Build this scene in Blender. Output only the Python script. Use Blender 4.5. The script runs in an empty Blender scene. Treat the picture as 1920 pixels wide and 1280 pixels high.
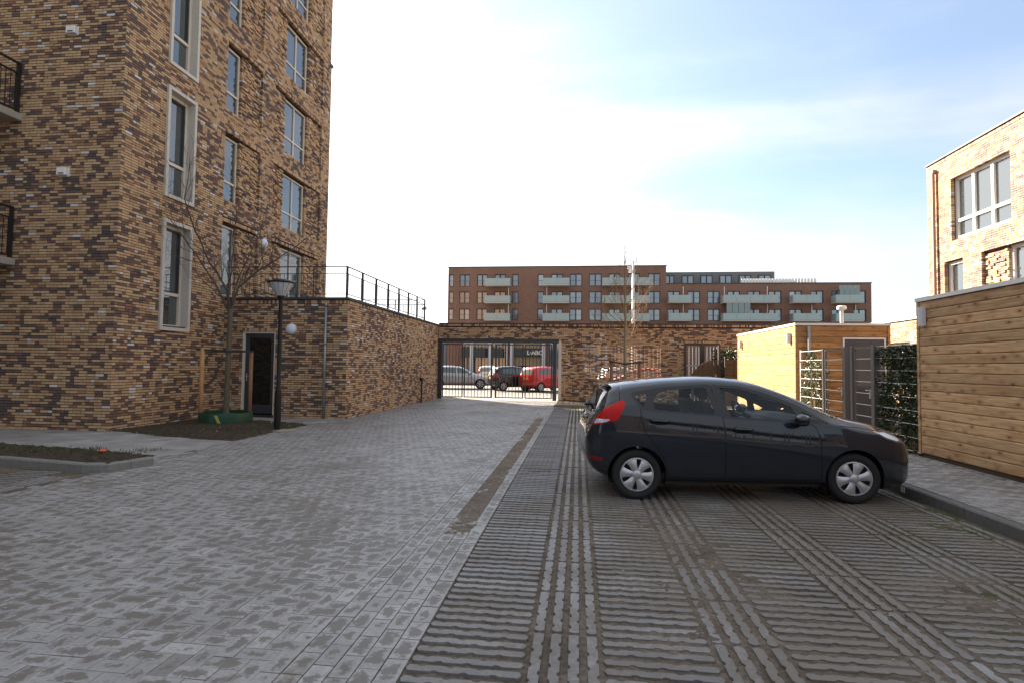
import bpy, math, random
import numpy as np
from mathutils import Vector, Matrix
from mathutils.geometry import delaunay_2d_cdt
SC = bpy.context.scene
COL = SC.collection
RND = random.Random(7)
NP = np.random.RandomState(11)

# ------------------------------------------------------------------ camera
CAM_H = 1.53
cd = bpy.data.cameras.new('camera')
cam = bpy.data.objects.new('camera', cd)
COL.objects.link(cam)
SC.camera = cam
cd.sensor_width = 36
cd.lens = 36 * 1058.8 / 1920
cd.clip_start = .05
cd.clip_end = 5000
yw, pt, rl = -0.11682, 0.04268, 0.01291
fwd = Vector((math.sin(yw) * math.cos(pt), math.cos(yw) * math.cos(pt), math.sin(pt)))
rgt = Vector((math.cos(yw), -math.sin(yw), 0))
upv = rgt.cross(fwd)
r2 = rgt * math.cos(rl) + upv * math.sin(rl)
u2 = upv * math.cos(rl) - rgt * math.sin(rl)
M = Matrix((r2, u2, -fwd)).transposed().to_4x4()
M.translation = Vector((0, 0, CAM_H))
cam.matrix_world = M

# ------------------------------------------------------------------ light
SUN_AZ = math.radians(-43)      # from +Y towards -X
SUN_EL = math.radians(29)
to_sun = Vector((math.sin(SUN_AZ) * math.cos(SUN_EL), math.cos(SUN_AZ) * math.cos(SUN_EL), math.sin(SUN_EL)))
sl = bpy.data.lights.new('sun', 'SUN')
sl.energy = 5.0
sl.angle = math.radians(.55)
sl.color = (1.0, .87, .70)
so = bpy.data.objects.new('sun', sl)
COL.objects.link(so)
so.rotation_euler = to_sun.to_track_quat('Z', 'Y').to_euler()

W = bpy.data.worlds.new('World')
SC.world = W
W.use_nodes = True
nt = W.node_tree
nt.nodes.clear()
def wn(t, **k):
    n = nt.nodes.new(t)
    for a, b in k.items():
        setattr(n, a, b)
    return n
out = wn('ShaderNodeOutputWorld')
bg = wn('ShaderNodeBackground')
bg.inputs['Strength'].default_value = .05
sky = wn('ShaderNodeTexSky', sky_type='NISHITA', sun_disc=False)
sky.sun_elevation = SUN_EL
sky.sun_rotation = SUN_AZ
sky.air_density = 1.0
sky.dust_density = 0.4
sky.ozone_density = 1.5
tc = wn('ShaderNodeTexCoord')
sep = wn('ShaderNodeSeparateXYZ')
nt.links.new(tc.outputs['Generated'], sep.inputs[0])
def wmath(op, a, b=None, clamp=False):
    n = wn('ShaderNodeMath', operation=op, use_clamp=clamp)
    for i, v in enumerate((a, b)):
        if v is None:
            continue
        if isinstance(v, (int, float)):
            n.inputs[i].default_value = v
        else:
            nt.links.new(v, n.inputs[i])
    return n.outputs[0]
zz = wmath('ADD', wmath('MAXIMUM', sep.outputs[2], 0.0), .22)
px = wmath('DIVIDE', sep.outputs[0], zz)
py = wmath('DIVIDE', sep.outputs[1], zz)
cmb = wn('ShaderNodeCombineXYZ')
nt.links.new(px, cmb.inputs[0]); nt.links.new(py, cmb.inputs[1])
def wnoise(scale, detail, off, rough=.55, dist=0.0, sc=(1, 1, 1)):
    mp = wn('ShaderNodeMapping')
    mp.inputs['Location'].default_value = off
    mp.inputs['Scale'].default_value = sc
    nt.links.new(cmb.outputs[0], mp.inputs[0])
    n = wn('ShaderNodeTexNoise')
    n.inputs['Scale'].default_value = scale
    n.inputs['Detail'].default_value = detail
    n.inputs['Roughness'].default_value = rough
    n.inputs['Distortion'].default_value = dist
    nt.links.new(mp.outputs[0], n.inputs['Vector'])
    return n.outputs['Fac']
def wramp(fac, a, b):
    n = wn('ShaderNodeMapRange', interpolation_type='SMOOTHSTEP')
    n.inputs['From Min'].default_value = a
    n.inputs['From Max'].default_value = b
    nt.links.new(fac, n.inputs['Value'])
    return n.outputs[0]
# thin high cloud, streaky; thickest towards the bright side of the sky, open blue high on the other side
n1 = wnoise(.55, 8, (9.3, 2.2, 0), .56, .5, (1, 1.5, 1))
n2 = wnoise(1.9, 7, (7.7, 4.2, 0), .6, .3, (.8, 1.2, 1))
mix = wmath('ADD', wmath('MULTIPLY', n1, .72), wmath('MULTIPLY', n2, .28))
dt = wn('ShaderNodeVectorMath', operation='DOT_PRODUCT')
nt.links.new(tc.outputs['Generated'], dt.inputs[0])
dt.inputs[1].default_value = to_sun
glow = wramp(dt.outputs['Value'], .35, 1.0)
gp = wn('ShaderNodeVectorMath', operation='DOT_PRODUCT')
gsc = wn('ShaderNodeVectorMath', operation='MULTIPLY')
nt.links.new(tc.outputs['Generated'], gsc.inputs[0]); gsc.inputs[1].default_value = (.62, 1, 1)
gnm = wn('ShaderNodeVectorMath', operation='NORMALIZE'); nt.links.new(gsc.outputs[0], gnm.inputs[0])
nt.links.new(gnm.outputs[0], gp.inputs[0])
gdir = Vector((.17, .78, .62)).normalized()
gp.inputs[1].default_value = gdir
veil = wramp(gp.outputs['Value'], .97, .84)      # a broad opening in the high cloud
right = wramp(sep.outputs[0], .10, .62)
vlow = wramp(sep.outputs[2], .20, .04)
dense = wmath('ADD', wmath('ADD', mix, wmath('MULTIPLY', glow, .05)), wmath('MULTIPLY', veil, .25))
dense = wmath('SUBTRACT', dense, wmath('MULTIPLY', wmath('MULTIPLY', right, vlow), .20))
back = wramp(sep.outputs[1], .15, -.45)            # clearer, bluer sky opposite the sun
dense = wmath('SUBTRACT', dense, wmath('MULTIPLY', back, .17))
mask = wramp(dense, .43, .74)
mask = wmath('ADD', wmath('MULTIPLY', mask, .74), .20)
cb = wmath('ADD', wmath('MULTIPLY', glow, 4.5), 4.0)
ccol = wn('ShaderNodeMixRGB', blend_type='MULTIPLY')
ccol.inputs[0].default_value = 1
ccol.inputs[1].default_value = (.96, .975, 1.0, 1)
nt.links.new(cb, ccol.inputs[2])
mx = wn('ShaderNodeMixRGB')
nt.links.new(mask, mx.inputs[0])
nt.links.new(sky.outputs[0], mx.inputs[1])
nt.links.new(ccol.outputs[0], mx.inputs[2])
nt.links.new(mx.outputs[0], bg.inputs['Color'])
nt.links.new(bg.outputs[0], out.inputs['Surface'])

SC.view_settings.view_transform = 'Standard'
SC.view_settings.look = 'None'
SC.view_settings.exposure = 2.38
SC.view_settings.gamma = 1
SC.view_settings.use_curve_mapping = False
SC.cycles.max_bounces = 6
SC.cycles.transparent_max_bounces = 16

# ------------------------------------------------------------------ materials
MATS = {}
def mat(name, col=(.5, .5, .5), rough=.6, metal=0.0, noise=0.0, nscale=8.0, bump=0.0, bscale=60.0, spec=.5, stretch=(1, 1, 1),
        ramp=None, coat=0.0, sheen=0.0, ior=None, blotch=0.0):
    """A principled material; world-position noise varies its colour and relief. ramp: colours picked by the face attribute 'tone'."""
    if name in MATS:
        return MATS[name]
    m = bpy.data.materials.new(name)
    MATS[name] = m
    m.use_nodes = True
    t = m.node_tree
    b = t.nodes['Principled BSDF']
    b.inputs['Roughness'].default_value = rough
    b.inputs['Metallic'].default_value = metal
    b.inputs['Specular IOR Level'].default_value = spec
    b.inputs['Base Color'].default_value = (*col, 1)
    if ior:
        b.inputs['IOR'].default_value = ior
    if coat:
        b.inputs['Coat Weight'].default_value = coat
        b.inputs['Coat Roughness'].default_value = .03
    N, Lk = t.nodes.new, t.links.new
    geo = N('ShaderNodeNewGeometry')
    def noise_tex(scale, detail=4, st=stretch):
        mp = N('ShaderNodeMapping'); mp.inputs['Scale'].default_value = st
        Lk(geo.outputs['Position'], mp.inputs[0])
        n = N('ShaderNodeTexNoise')
        n.inputs['Scale'].default_value = scale; n.inputs['Detail'].default_value = detail
        n.inputs['Roughness'].default_value = .6
        Lk(mp.outputs[0], n.inputs['Vector'])
        return n.outputs['Fac']
    src = None
    if ramp:
        at = N('ShaderNodeAttribute'); at.attribute_name = 'tone'
        cr = N('ShaderNodeValToRGB'); cr.color_ramp.interpolation = 'LINEAR'
        el = cr.color_ramp.elements
        for i, (p, c) in enumerate(ramp):
            e = el[i] if i < 2 else el.new(p)
            e.position = p; e.color = (*c, 1)
        Lk(at.outputs['Fac'], cr.inputs[0])
        src = cr.outputs[0]
    if noise or blotch:
        def mult(src, fac, amt):
            mr = N('ShaderNodeMapRange')
            mr.inputs['From Min'].default_value = .25; mr.inputs['From Max'].default_value = .75
            mr.inputs['To Min'].default_value = 1 - amt; mr.inputs['To Max'].default_value = 1 + amt
            Lk(fac, mr.inputs['Value'])
            mxx = N('ShaderNodeVectorMath'); mxx.operation = 'SCALE'
            if src is None:
                mxx.inputs[0].default_value = col
            else:
                Lk(src, mxx.inputs[0])
            Lk(mr.outputs[0], mxx.inputs['Scale'])
            return mxx.outputs[0]
        if noise:
            src = mult(src, noise_tex(nscale), noise)
        if blotch:
            src = mult(src, noise_tex(nscale * .09, 3, (1, 1, 1)), blotch)
    if src is not None:
        Lk(src, b.inputs['Base Color'])
    if bump:
        bp = N('ShaderNodeBump'); bp.inputs['Strength'].default_value = 1
        bp.inputs['Distance'].default_value = bump
        Lk(noise_tex(bscale, 5), bp.inputs['Height'])
        Lk(bp.outputs[0], b.inputs['Normal'])
    return m

BUFF = (.455, .292, .168)
BRICK_RAMP = [(0, (.092, .075, .076)), (.12, (.125, .094, .088)), (.24, (.158, .100, .082)), (.32, (.205, .112, .080)),
              (.42, (.285, .160, .102)), (.50, (.39, .240, .140)), (.60, BUFF), (.88, (.52, .365, .215)), (.93, (.48, .34, .21)), (.945, (.50, .475, .465)), (1, (.60, .58, .58))]
m_brick = mat('multi tone brick', ramp=BRICK_RAMP, rough=.85, noise=.22, nscale=55, bump=.0025, bscale=220, blotch=.10, spec=.3)
m_mortar = mat('dark mortar', (.036, .025, .020), .95, noise=.2, nscale=30, spec=.2)
m_concrete = mat('light concrete', (.52, .48, .43), .8, noise=.08, nscale=14, bump=.001, bscale=120)
m_frame = mat('beige window frame', (.62, .55, .47), .45, noise=.03)
m_dark = mat('anthracite metal', (.030, .032, .038), .45, spec=.5)
m_rail = mat('black steel', (.016, .014, .014), .5)
m_brownrail = mat('brown steel post', (.055, .035, .030), .5)
m_glass = mat('reflective window glass', (.035, .045, .05), .03, spec=.9, ior=2.0)
m_zinc = mat('zinc pipe', (.28, .29, .31), .4, metal=.6, noise=.1)
m_white = mat('white coated metal', (.72, .70, .68), .5, noise=.04)
m_black = mat('black plastic', (.012, .012, .013), .5)

# ------------------------------------------------------------------ mesh helpers
def mkmesh(name, verts, faces, mats=(), smooth=False, midx=None, tone=None):
    me = bpy.data.meshes.new(name)
    me.from_pydata([tuple(v) for v in verts], [], [tuple(f) for f in faces])
    for m in (mats if isinstance(mats, (list, tuple)) else [mats]):
        me.materials.append(m)
    if midx is not None:
        me.polygons.foreach_set('material_index', midx)
    if tone is not None:
        a = me.attributes.new('tone', 'FLOAT', 'FACE')
        a.data.foreach_set('value', tone)
    if tone is not None and all(len(p.vertices) == 4 for p in me.polygons):
        me.uv_layers.new(name='UVMap').data.foreach_set('uv', [0, 0, 1, 0, 1, 1, 0, 1] * len(me.polygons))
    if smooth:
        me.polygons.foreach_set('use_smooth', [True] * len(me.polygons))
    me.update()
    return me

def link(name, me, parent=None, loc=None, rot=None, scale=None, **props):
    o = bpy.data.objects.new(name, me)
    COL.objects.link(o)
    if loc is not None: o.location = loc
    if rot is not None: o.rotation_euler = rot
    if scale is not None: o.scale = scale
    if parent is not None: o.parent = parent
    for k, v in props.items():
        o[k] = v
    return o

def thing(name, label, cat, loc=(0, 0, 0), rotz=0, group=None):
    o = link(name, None, loc=loc, rot=(0, 0, rotz), label=label, category=cat)
    if group: o['group'] = group
    return o

def copy_tree(o, parent=None):
    c = o.copy(); COL.objects.link(c); c.parent = parent
    for ch in list(o.children):
        copy_tree(ch, c)
    return c

class MB:
    """Collects boxes, tubes, prisms, lathes as one mesh."""
    def __init__(s):
        s.v = []; s.f = []; s.mi = []; s.cur = 0
    def add(s, vs, fs):
        n = len(s.v)
        s.v += [tuple(v) for v in vs]
        s.f += [tuple(i + n for i in f) for f in fs]
        s.mi += [s.cur] * len(fs)
        return s
    def box(s, x0, x1, y0, y1, z0, z1, bev=0):
        if bev:
            b = bev
            vs = []
            for x, sx in ((x0, 1), (x1, -1)):
                for y, sy in ((y0, 1), (y1, -1)):
                    for z, sz in ((z0, 1), (z1, -1)):
                        vs += [(x, y + sy * b, z + sz * b), (x + sx * b, y, z + sz * b), (x + sx * b, y + sy * b, z)]
            # index helper
            def I(a, c, d, k): return (a * 4 + c * 2 + d) * 3 + k
            fs = [(I(0,0,0,0), I(0,0,1,0), I(0,1,1,0), I(0,1,0,0)), (I(1,0,0,0), I(1,1,0,0), I(1,1,1,0), I(1,0,1,0)),
                  (I(0,0,0,1), I(1,0,0,1), I(1,0,1,1), I(0,0,1,1)), (I(0,1,0,1), I(0,1,1,1), I(1,1,1,1), I(1,1,0,1)),
                  (I(0,0,0,2), I(0,1,0,2), I(1,1,0,2), I(1,0,0,2)), (I(0,0,1,2), I(1,0,1,2), I(1,1,1,2), I(0,1,1,2))]
            for d in (0, 1):
                for c in (0, 1):
                    fs.append((I(0,c,d,1), I(0,c,d,2), I(1,c,d,2), I(1,c,d,1)))
                    fs.append((I(c,0,d,0), I(c,0,d,2), I(c,1,d,2), I(c,1,d,0)))
                    fs.append((I(c,d,0,0), I(c,d,0,1), I(c,d,1,1), I(c,d,1,0)))
            for a in (0, 1):
                for c in (0, 1):
                    for d in (0, 1):
                        fs.append((I(a,c,d,0), I(a,c,d,1), I(a,c,d,2)))
            return s.add(vs, fs)
        vs = [(x, y, z) for x in (x0, x1) for y in (y0, y1) for z in (z0, z1)]
        return s.add(vs, [(0, 1, 3, 2), (4, 6, 7, 5), (0, 4, 5, 1), (2, 3, 7, 6), (0, 2, 6, 4), (1, 5, 7, 3)])
    def tube(s, pts, r, n=8, cap=True):
        pts = [Vector(p) for p in pts]
        rs = r if isinstance(r, (list, tuple)) else [r] * len(pts)
        vs, fs = [], []
        pref = None
        for i, p in enumerate(pts):
            d = (pts[min(i + 1, len(pts) - 1)] - pts[max(i - 1, 0)])
            if d.length < 1e-9: d = Vector((0, 0, 1))
            d.normalize()
            a = pref if pref is not None else (Vector((1, 0, 0)) if abs(d.x) < .8 else Vector((0, 1, 0)))
            a = a - d * a.dot(d)
            if a.length < 1e-4:
                a = Vector((0, 1, 0)) - d * d.y
            a.normalize(); pref = a
            b = d.cross(a)
            for k in range(n):
                t = 2 * math.pi * k / n
                vs.append(p + (a * math.cos(t) + b * math.sin(t)) * rs[i])
        for i in range(len(pts) - 1):
            for k in range(n):
                k2 = (k + 1) % n
                fs.append((i * n + k, i * n + k2, (i + 1) * n + k2, (i + 1) * n + k))
        if cap:
            fs.append(tuple(range(n - 1, -1, -1)))
            fs.append(tuple(range((len(pts) - 1) * n, len(pts) * n)))
        return s.add(vs, fs)
    def lathe(s, prof, n=24, c=(0, 0, 0), axis='z'):
        vs, fs = [], []
        for r, z in prof:
            for k in range(n):
                t = 2 * math.pi * k / n
                p = (r * math.cos(t), r * math.sin(t), z)
                if axis == 'y': p = (p[0], p[2], p[1])
                if axis == 'x': p = (p[2], p[0], p[1])
                vs.append((p[0] + c[0], p[1] + c[1], p[2] + c[2]))
        for i in range(len(prof) - 1):
            for k in range(n):
                k2 = (k + 1) % n
                fs.append((i * n + k, i * n + k2, (i + 1) * n + k2, (i + 1) * n + k))
        return s.add(vs, fs)
    def prism(s, poly, h0, h1, plane='xy', z=lambda p: 0):
        """poly in a plane, extruded along the third axis from h0 to h1."""
        n = len(poly)
        def P(p, h):
            return {'xy': (p[0], p[1], h), 'xz': (p[0], h, p[1]), 'yz': (h, p[0], p[1])}[plane]
        vs = [P(p, h0) for p in poly] + [P(p, h1) for p in poly]
        fs = [tuple(range(n - 1, -1, -1)), tuple(range(n, 2 * n))]
        fs += [(i, (i + 1) % n, n + (i + 1) % n, n + i) for i in range(n)]
        return s.add(vs, fs)
    def mesh(s, name, mats, smooth=False):
        return mkmesh(name, s.v, s.f, mats, smooth, s.mi if isinstance(mats, (list, tuple)) and len(mats) > 1 else None)
    def build(s, name, mats, parent=None, smooth=False, **props):
        return link(name, s.mesh(name, mats, smooth), parent, **props)

def smooth_by_angle(o, ang=35):
    me = o.data
    me.polygons.foreach_set('use_smooth', [True] * len(me.polygons))
    try:
        me.set_sharp_from_angle(angle=math.radians(ang))
    except Exception:
        pass

def boxes_np(arr):
    """arr: list of (cx,cy,cz, ux..., ) -> verts/faces for oriented boxes without back face. Each item: (origin, U, V, N) edge vectors, origin at back-bottom-left; the face lies at +N."""
    n = len(arr)
    A = np.array(arr, dtype=float).reshape(n, 4, 3)
    o, U, V, Nn = A[:, 0], A[:, 1], A[:, 2], A[:, 3]
    vs = np.stack([o, o + U, o + U + V, o + V, o + Nn, o + U + Nn, o + U + V + Nn, o + V + Nn], 1).reshape(-1, 3)
    base = (np.arange(n) * 8)[:, None, None]
    f = np.array([[4, 5, 6, 7], [0, 1, 5, 4], [1, 2, 6, 5], [2, 3, 7, 6], [3, 0, 4, 7]])[None]
    fs = (base + f).reshape(-1, 4)
    return vs, fs

def fast_mesh(name, vs, fs, mats, tone=None, smooth=False):
    """quads only, numpy in."""
    me = bpy.data.meshes.new(name)
    vs = np.asarray(vs, dtype=np.float32); fs = np.asarray(fs, dtype=np.int32)
    k = fs.shape[1]
    me.vertices.add(len(vs)); me.vertices.foreach_set('co', vs.ravel())
    me.loops.add(fs.size); me.loops.foreach_set('vertex_index', fs.ravel())
    me.polygons.add(len(fs))
    me.polygons.foreach_set('loop_start', np.arange(len(fs), dtype=np.int32) * k)
    for m in (mats if isinstance(mats, (list, tuple)) else [mats]):
        me.materials.append(m)
    if tone is not None:
        a = me.attributes.new('tone', 'FLOAT', 'FACE')
        a.data.foreach_set('value', np.asarray(tone, dtype=np.float32))
        if k == 4:
            me.uv_layers.new(name='UVMap').data.foreach_set('uv', np.tile(np.array([0, 0, 1, 0, 1, 1, 0, 1], dtype=np.float32), len(fs)))
    me.polygons.foreach_set('use_smooth', [smooth] * len(fs))
    me.update(calc_edges=True)
    me.validate()
    return me

# camera projection of a point, only used to choose which pieces show largest
def px_size(p, size):
    d = Vector(p) - Vector((0, 0, CAM_H))
    z = d.dot(fwd)
    if z < .3: return 0
    x = d.dot(r2) / z * 1058.8; y = d.dot(u2) / z * 1058.8
    if abs(x) > 975 or abs(y) > 655: return 0
    return size / z * 1058.8

# ------------------------------------------------------------------ brickwork
_cube = {}
def unit_brick(material, tone, key):
    """Shared unit box (origin at a corner), one mesh per tone step."""
    t = round(tone * 24) / 24
    k = (key, t)
    if k not in _cube:
        vs = [(x, y, z) for z in (0, 1) for y in (0, 1) for x in (0, 1)]
        fs = [(0, 2, 3, 1), (4, 5, 7, 6), (0, 1, 5, 4), (2, 6, 7, 3), (0, 4, 6, 2), (1, 3, 7, 5)]
        _cube[k] = mkmesh(key, vs, fs, material, tone=[t] * 6)
    return _cube[k]

def tone_field(a, z, seed):
    """cluster value: dark bricks come in drifts"""
    return (math.sin(a * 1.9 + seed) * math.sin(z * 2.3 + seed * 1.7) + math.sin(a * 4.1 - z * 3.3 + seed * 2.1) * .7 + math.sin(a * .8 + z * 1.1 + seed)) * .085

def pick_tone(a, z, seed, white=.022):
    r = NP.rand()
    if r < white: return .95 + NP.rand() * .05
    q = NP.rand() + tone_field(a, z, seed)
    if q < .11: return NP.rand() * .16
    if q < .27: return .13 + NP.rand() * .15
    if q < .41: return .28 + NP.rand() * .20
    return .50 + NP.rand() * .40

COURSE = .0625
class BrickWall:
    """A wall plane: origin O, horizontal axis U, outward normal N. a = distance along U, z = height."""
    def __init__(s, O, U, N, seed):
        s.O = Vector(O); s.U = Vector(U); s.N = Vector(N); s.seed = seed
        s.items = []      # (a0,a1,z0,z1,front,tone,depth)
        s.mort = MB()
    def P(s, a, z, d=0):
        return s.O + s.U * a + Vector((0, 0, z)) + s.N * d
    def field(s, a0, a1, z0, z1, holes=(), back=0.0, relief=.002, depth=.10, only=None, coarse=1):
        """random bond; back = how far the face lies behind the wall plane."""
        k0 = int(math.ceil(z0 / COURSE - 1e-6)); k1 = int(math.floor(z1 / COURSE + 1e-6))
        bh = COURSE - .0145
        for k in range(k0, k1):
            zc = k * COURSE
            cuts = sorted([(h[0], h[1]) for h in holes if h[2] < zc + bh * .6 and h[3] > zc + bh * .4])
            segs = []; p = a0
            for c0, c1 in cuts:
                if c0 > p + .01: segs.append((p, min(c0, a1)))
                p = max(p, c1)
            if p < a1 - .01: segs.append((p, a1))
            for (g0, g1) in segs:
                x = g0
                first = True
                while x < g1 - .012:
                    L = (.202 if NP.rand() < .72 else .098)
                    if first and k % 2: L = .1
                    first = False
                    e = x + L
                    if g1 - e < .055: e = g1
                    e = min(e, g1)
                    t = pick_tone(x + zc * .15, zc, s.seed)
                    if relief > .01:
                        d = -back + (relief if NP.rand() < .42 else 0) + (NP.rand() - .5) * .003
                    else:
                        d = -back + (NP.rand() - .5) * relief * 1.6
                    s.items.append((x, e - .0115 if e < g1 - .001 else e, zc, zc + bh + (NP.rand() - .5) * .001, d, t, depth))
                    x = e
    def soldiers(s, a0, a1, z0, z1, back=0.0, depth=.10):
        x = a0
        while x < a1 - .02:
            e = min(x + .0605, a1)
            t = pick_tone(x, z0, s.seed + 5, .01)
            s.items.append((x, e - .008, z0, z1 - .009, -back + (NP.rand() - .5) * .003, t, depth))
            x = e
    def mortar(s, a0, a1, z0, z1, holes=(), back=0.0, thick=.24, rec=.012):
        """backing with openings, recessed behind the brick faces."""
        A = sorted({a0, a1, *[min(max(h[i], a0), a1) for h in holes for i in (0, 1)]})
        Z = sorted({z0, z1, *[min(max(h[i], z0), z1) for h in holes for i in (2, 3)]})
        f = -back - rec; b = -back - thick
        idx = {}
        def solid(i, j):
            if i < 0 or j < 0 or i >= len(A) - 1 or j >= len(Z) - 1: return False
            ca, cz = (A[i] + A[i + 1]) / 2, (Z[j] + Z[j + 1]) / 2
            return not any(h[0] < ca < h[1] and h[2] < cz < h[3] for h in holes)
        vs, fs = [], []
        def q(*ps):
            n = len(vs); vs.extend(ps); fs.append(tuple(range(n, n + 4)))
        for i in range(len(A) - 1):
            for j in range(len(Z) - 1):
                if not solid(i, j): continue
                x0, x1, y0, y1 = A[i], A[i + 1], Z[j], Z[j + 1]
                q(s.P(x0, y0, f), s.P(x1, y0, f), s.P(x1, y1, f), s.P(x0, y1, f))
                q(s.P(x1, y0, b), s.P(x0, y0, b), s.P(x0, y1, b), s.P(x1, y1, b))
                if not solid(i - 1, j): q(s.P(x0, y0, b), s.P(x0, y0, f), s.P(x0, y1, f), s.P(x0, y1, b))
                if not solid(i + 1, j): q(s.P(x1, y0, f), s.P(x1, y0, b), s.P(x1, y1, b), s.P(x1, y1, f))
                if not solid(i, j - 1): q(s.P(x0, y0, b), s.P(x1, y0, b), s.P(x1, y0, f), s.P(x0, y0, f))
                if not solid(i, j + 1): q(s.P(x0, y1, f), s.P(x1, y1, f), s.P(x1, y1, b), s.P(x0, y1, b))
        s.mort.add(vs, fs)
    def sizes(s):
        r = []
        for i, it in enumerate(s.items):
            c = s.P((it[0] + it[1]) / 2, (it[2] + it[3]) / 2)
            w = Vector((c.x, c.y, c.z - CAM_H)).normalized()
            facing = abs(w.dot(s.N))
            r.append((px_size(c, (it[1] - it[0]) * (.15 + facing)), s, i))
        return r

def build_bricks(parent, walls, n_single=300, mortar=True, matb=None, name='brick', mort=None):
    matb = matb or m_brick
    rank = sorted([x for w in walls for x in w.sizes()], key=lambda t: -t[0])[:n_single]
    single = {(id(w), i) for sz, w, i in rank if sz > 0}
    arr, tn = [], []
    mo = MB()
    for w in walls:
        flip = w.U.cross(Vector((0, 0, 1))).dot(w.N) < 0
        for i, (a0, a1, z0, z1, d, t, dep) in enumerate(w.items):
            Uv = w.U * (a1 - a0)
            og = a0
            if flip: Uv = -Uv; og = a1
            if (id(w), i) in single:
                mt = Matrix((Uv, -w.N * dep, Vector((0, 0, z1 - z0)))).transposed().to_4x4()
                mt.translation = w.P(og, z0, d)
                o = bpy.data.objects.new(name, unit_brick(matb, t, name))
                COL.objects.link(o); o.parent = parent; o.matrix_local = mt
                continue
            arr.append((w.P(og, z0, d - dep), Uv, Vector((0, 0, z1 - z0)), w.N * dep))
            tn += [t] * 5
        mo.add(w.mort.v, w.mort.f)
    if arr:
        vs, fs = boxes_np([[tuple(v) for v in a] for a in arr])
        link('brickwork', fast_mesh('brickwork', vs, fs, matb, tn), parent, kind='stuff')
    if mo.v and mortar:
        mo.build('mortar', mort or m_mortar, parent)

def win(parent, w, a0, a1, z0, z1, back, mull=(), trans=(), fw=.06, fd=.07, sash=(), name='window', mat_f=None, mat_g=None, sashmat=None):
    """window: frame mesh (part) with panes (sub-parts). mull/trans: fractions; sash: cells (i,j) with dark opening sash."""
    mat_f = mat_f or m_frame; mat_g = mat_g or m_glass
    F = MB()
    def bx(x0, x1, y0, y1, d0, d1, B=F):
        vs = [w.P(x, y, d) for x in (x0, x1) for y in (y0, y1) for d in (d0, d1)]
        B.add(vs, [(0, 1, 3, 2), (4, 6, 7, 5), (0, 4, 5, 1), (2, 3, 7, 6), (0, 2, 6, 4), (1, 5, 7, 3)])
    d1 = -back; d0 = -back - fd
    bx(a0, a1, z0, z0 + fw, d0, d1); bx(a0, a1, z1 - fw, z1, d0, d1)
    bx(a0, a0 + fw, z0 + fw, z1 - fw, d0, d1); bx(a1 - fw, a1, z0 + fw, z1 - fw, d0, d1)
    xs = [a0 + fw] + [a0 + (a1 - a0) * m for m in mull] + [a1 - fw]
    zs = [z0 + fw] + [z0 + (z1 - z0) * m for m in trans] + [z1 - fw]
    hw = fw * .5
    for x in xs[1:-1]: bx(x - hw, x + hw, z0 + fw, z1 - fw, d0, d1 - .003)
    for z in zs[1:-1]: bx(a0 + fw, a1 - fw, z - hw, z + hw, d0, d1 - .006)
    f = F.build(name, mat_f, parent)
    for i in range(len(xs) - 1):
        for j in range(len(zs) - 1):
            xa = xs[i] + (hw if i else 0); xb = xs[i + 1] - (hw if i < len(xs) - 2 else 0)
            za = zs[j] + (hw if j else 0); zb = zs[j + 1] - (hw if j < len(zs) - 2 else 0)
            if (i, j) in sash:
                S = MB(); k = .045
                for q in ((xa, xb, za, za + k), (xa, xb, zb - k, zb), (xa, xa + k, za + k, zb - k), (xb - k, xb, za + k, zb - k)):
                    bx(*q, d0 + .01, d1 - .02, B=S)
                S.build('sash', sashmat or m_dark, f)
                xa += k; xb -= k; za += k; zb -= k
            G = MB()
            bx(xa, xb, za, zb, d0 + .02, d0 + .032, B=G)
            G.build('pane', mat_g, f)
    return f
# ------------------------------------------------------------------ ground sheets
XT, YT = -10.08, 11.21      # tower corner
XP, YP = -6.39, 15.06       # terrace block corner
YG = 25.4                   # gate wall
XS = 5.74                   # shed fronts
m_soil = mat('dark soil', (.055, .043, .032), .95, noise=.5, nscale=14, bump=.02, bscale=30, spec=.1, blotch=.2)
m_sand = mat('sandy joint filling', (.13, .105, .08), .95, noise=.35, nscale=18, bump=.004, bscale=140, spec=.1, blotch=.25)
m_land = mat('far ground', (.16, .15, .14), .95, noise=.25, nscale=.3)
m_asph = mat('street paving', (.13, .115, .105), .9, noise=.2, nscale=2.5, bump=.003, bscale=50)
g = MB().box(-900, 900, -300, 1600, -.4, -.12).build('ground', m_land, kind='structure')

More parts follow.
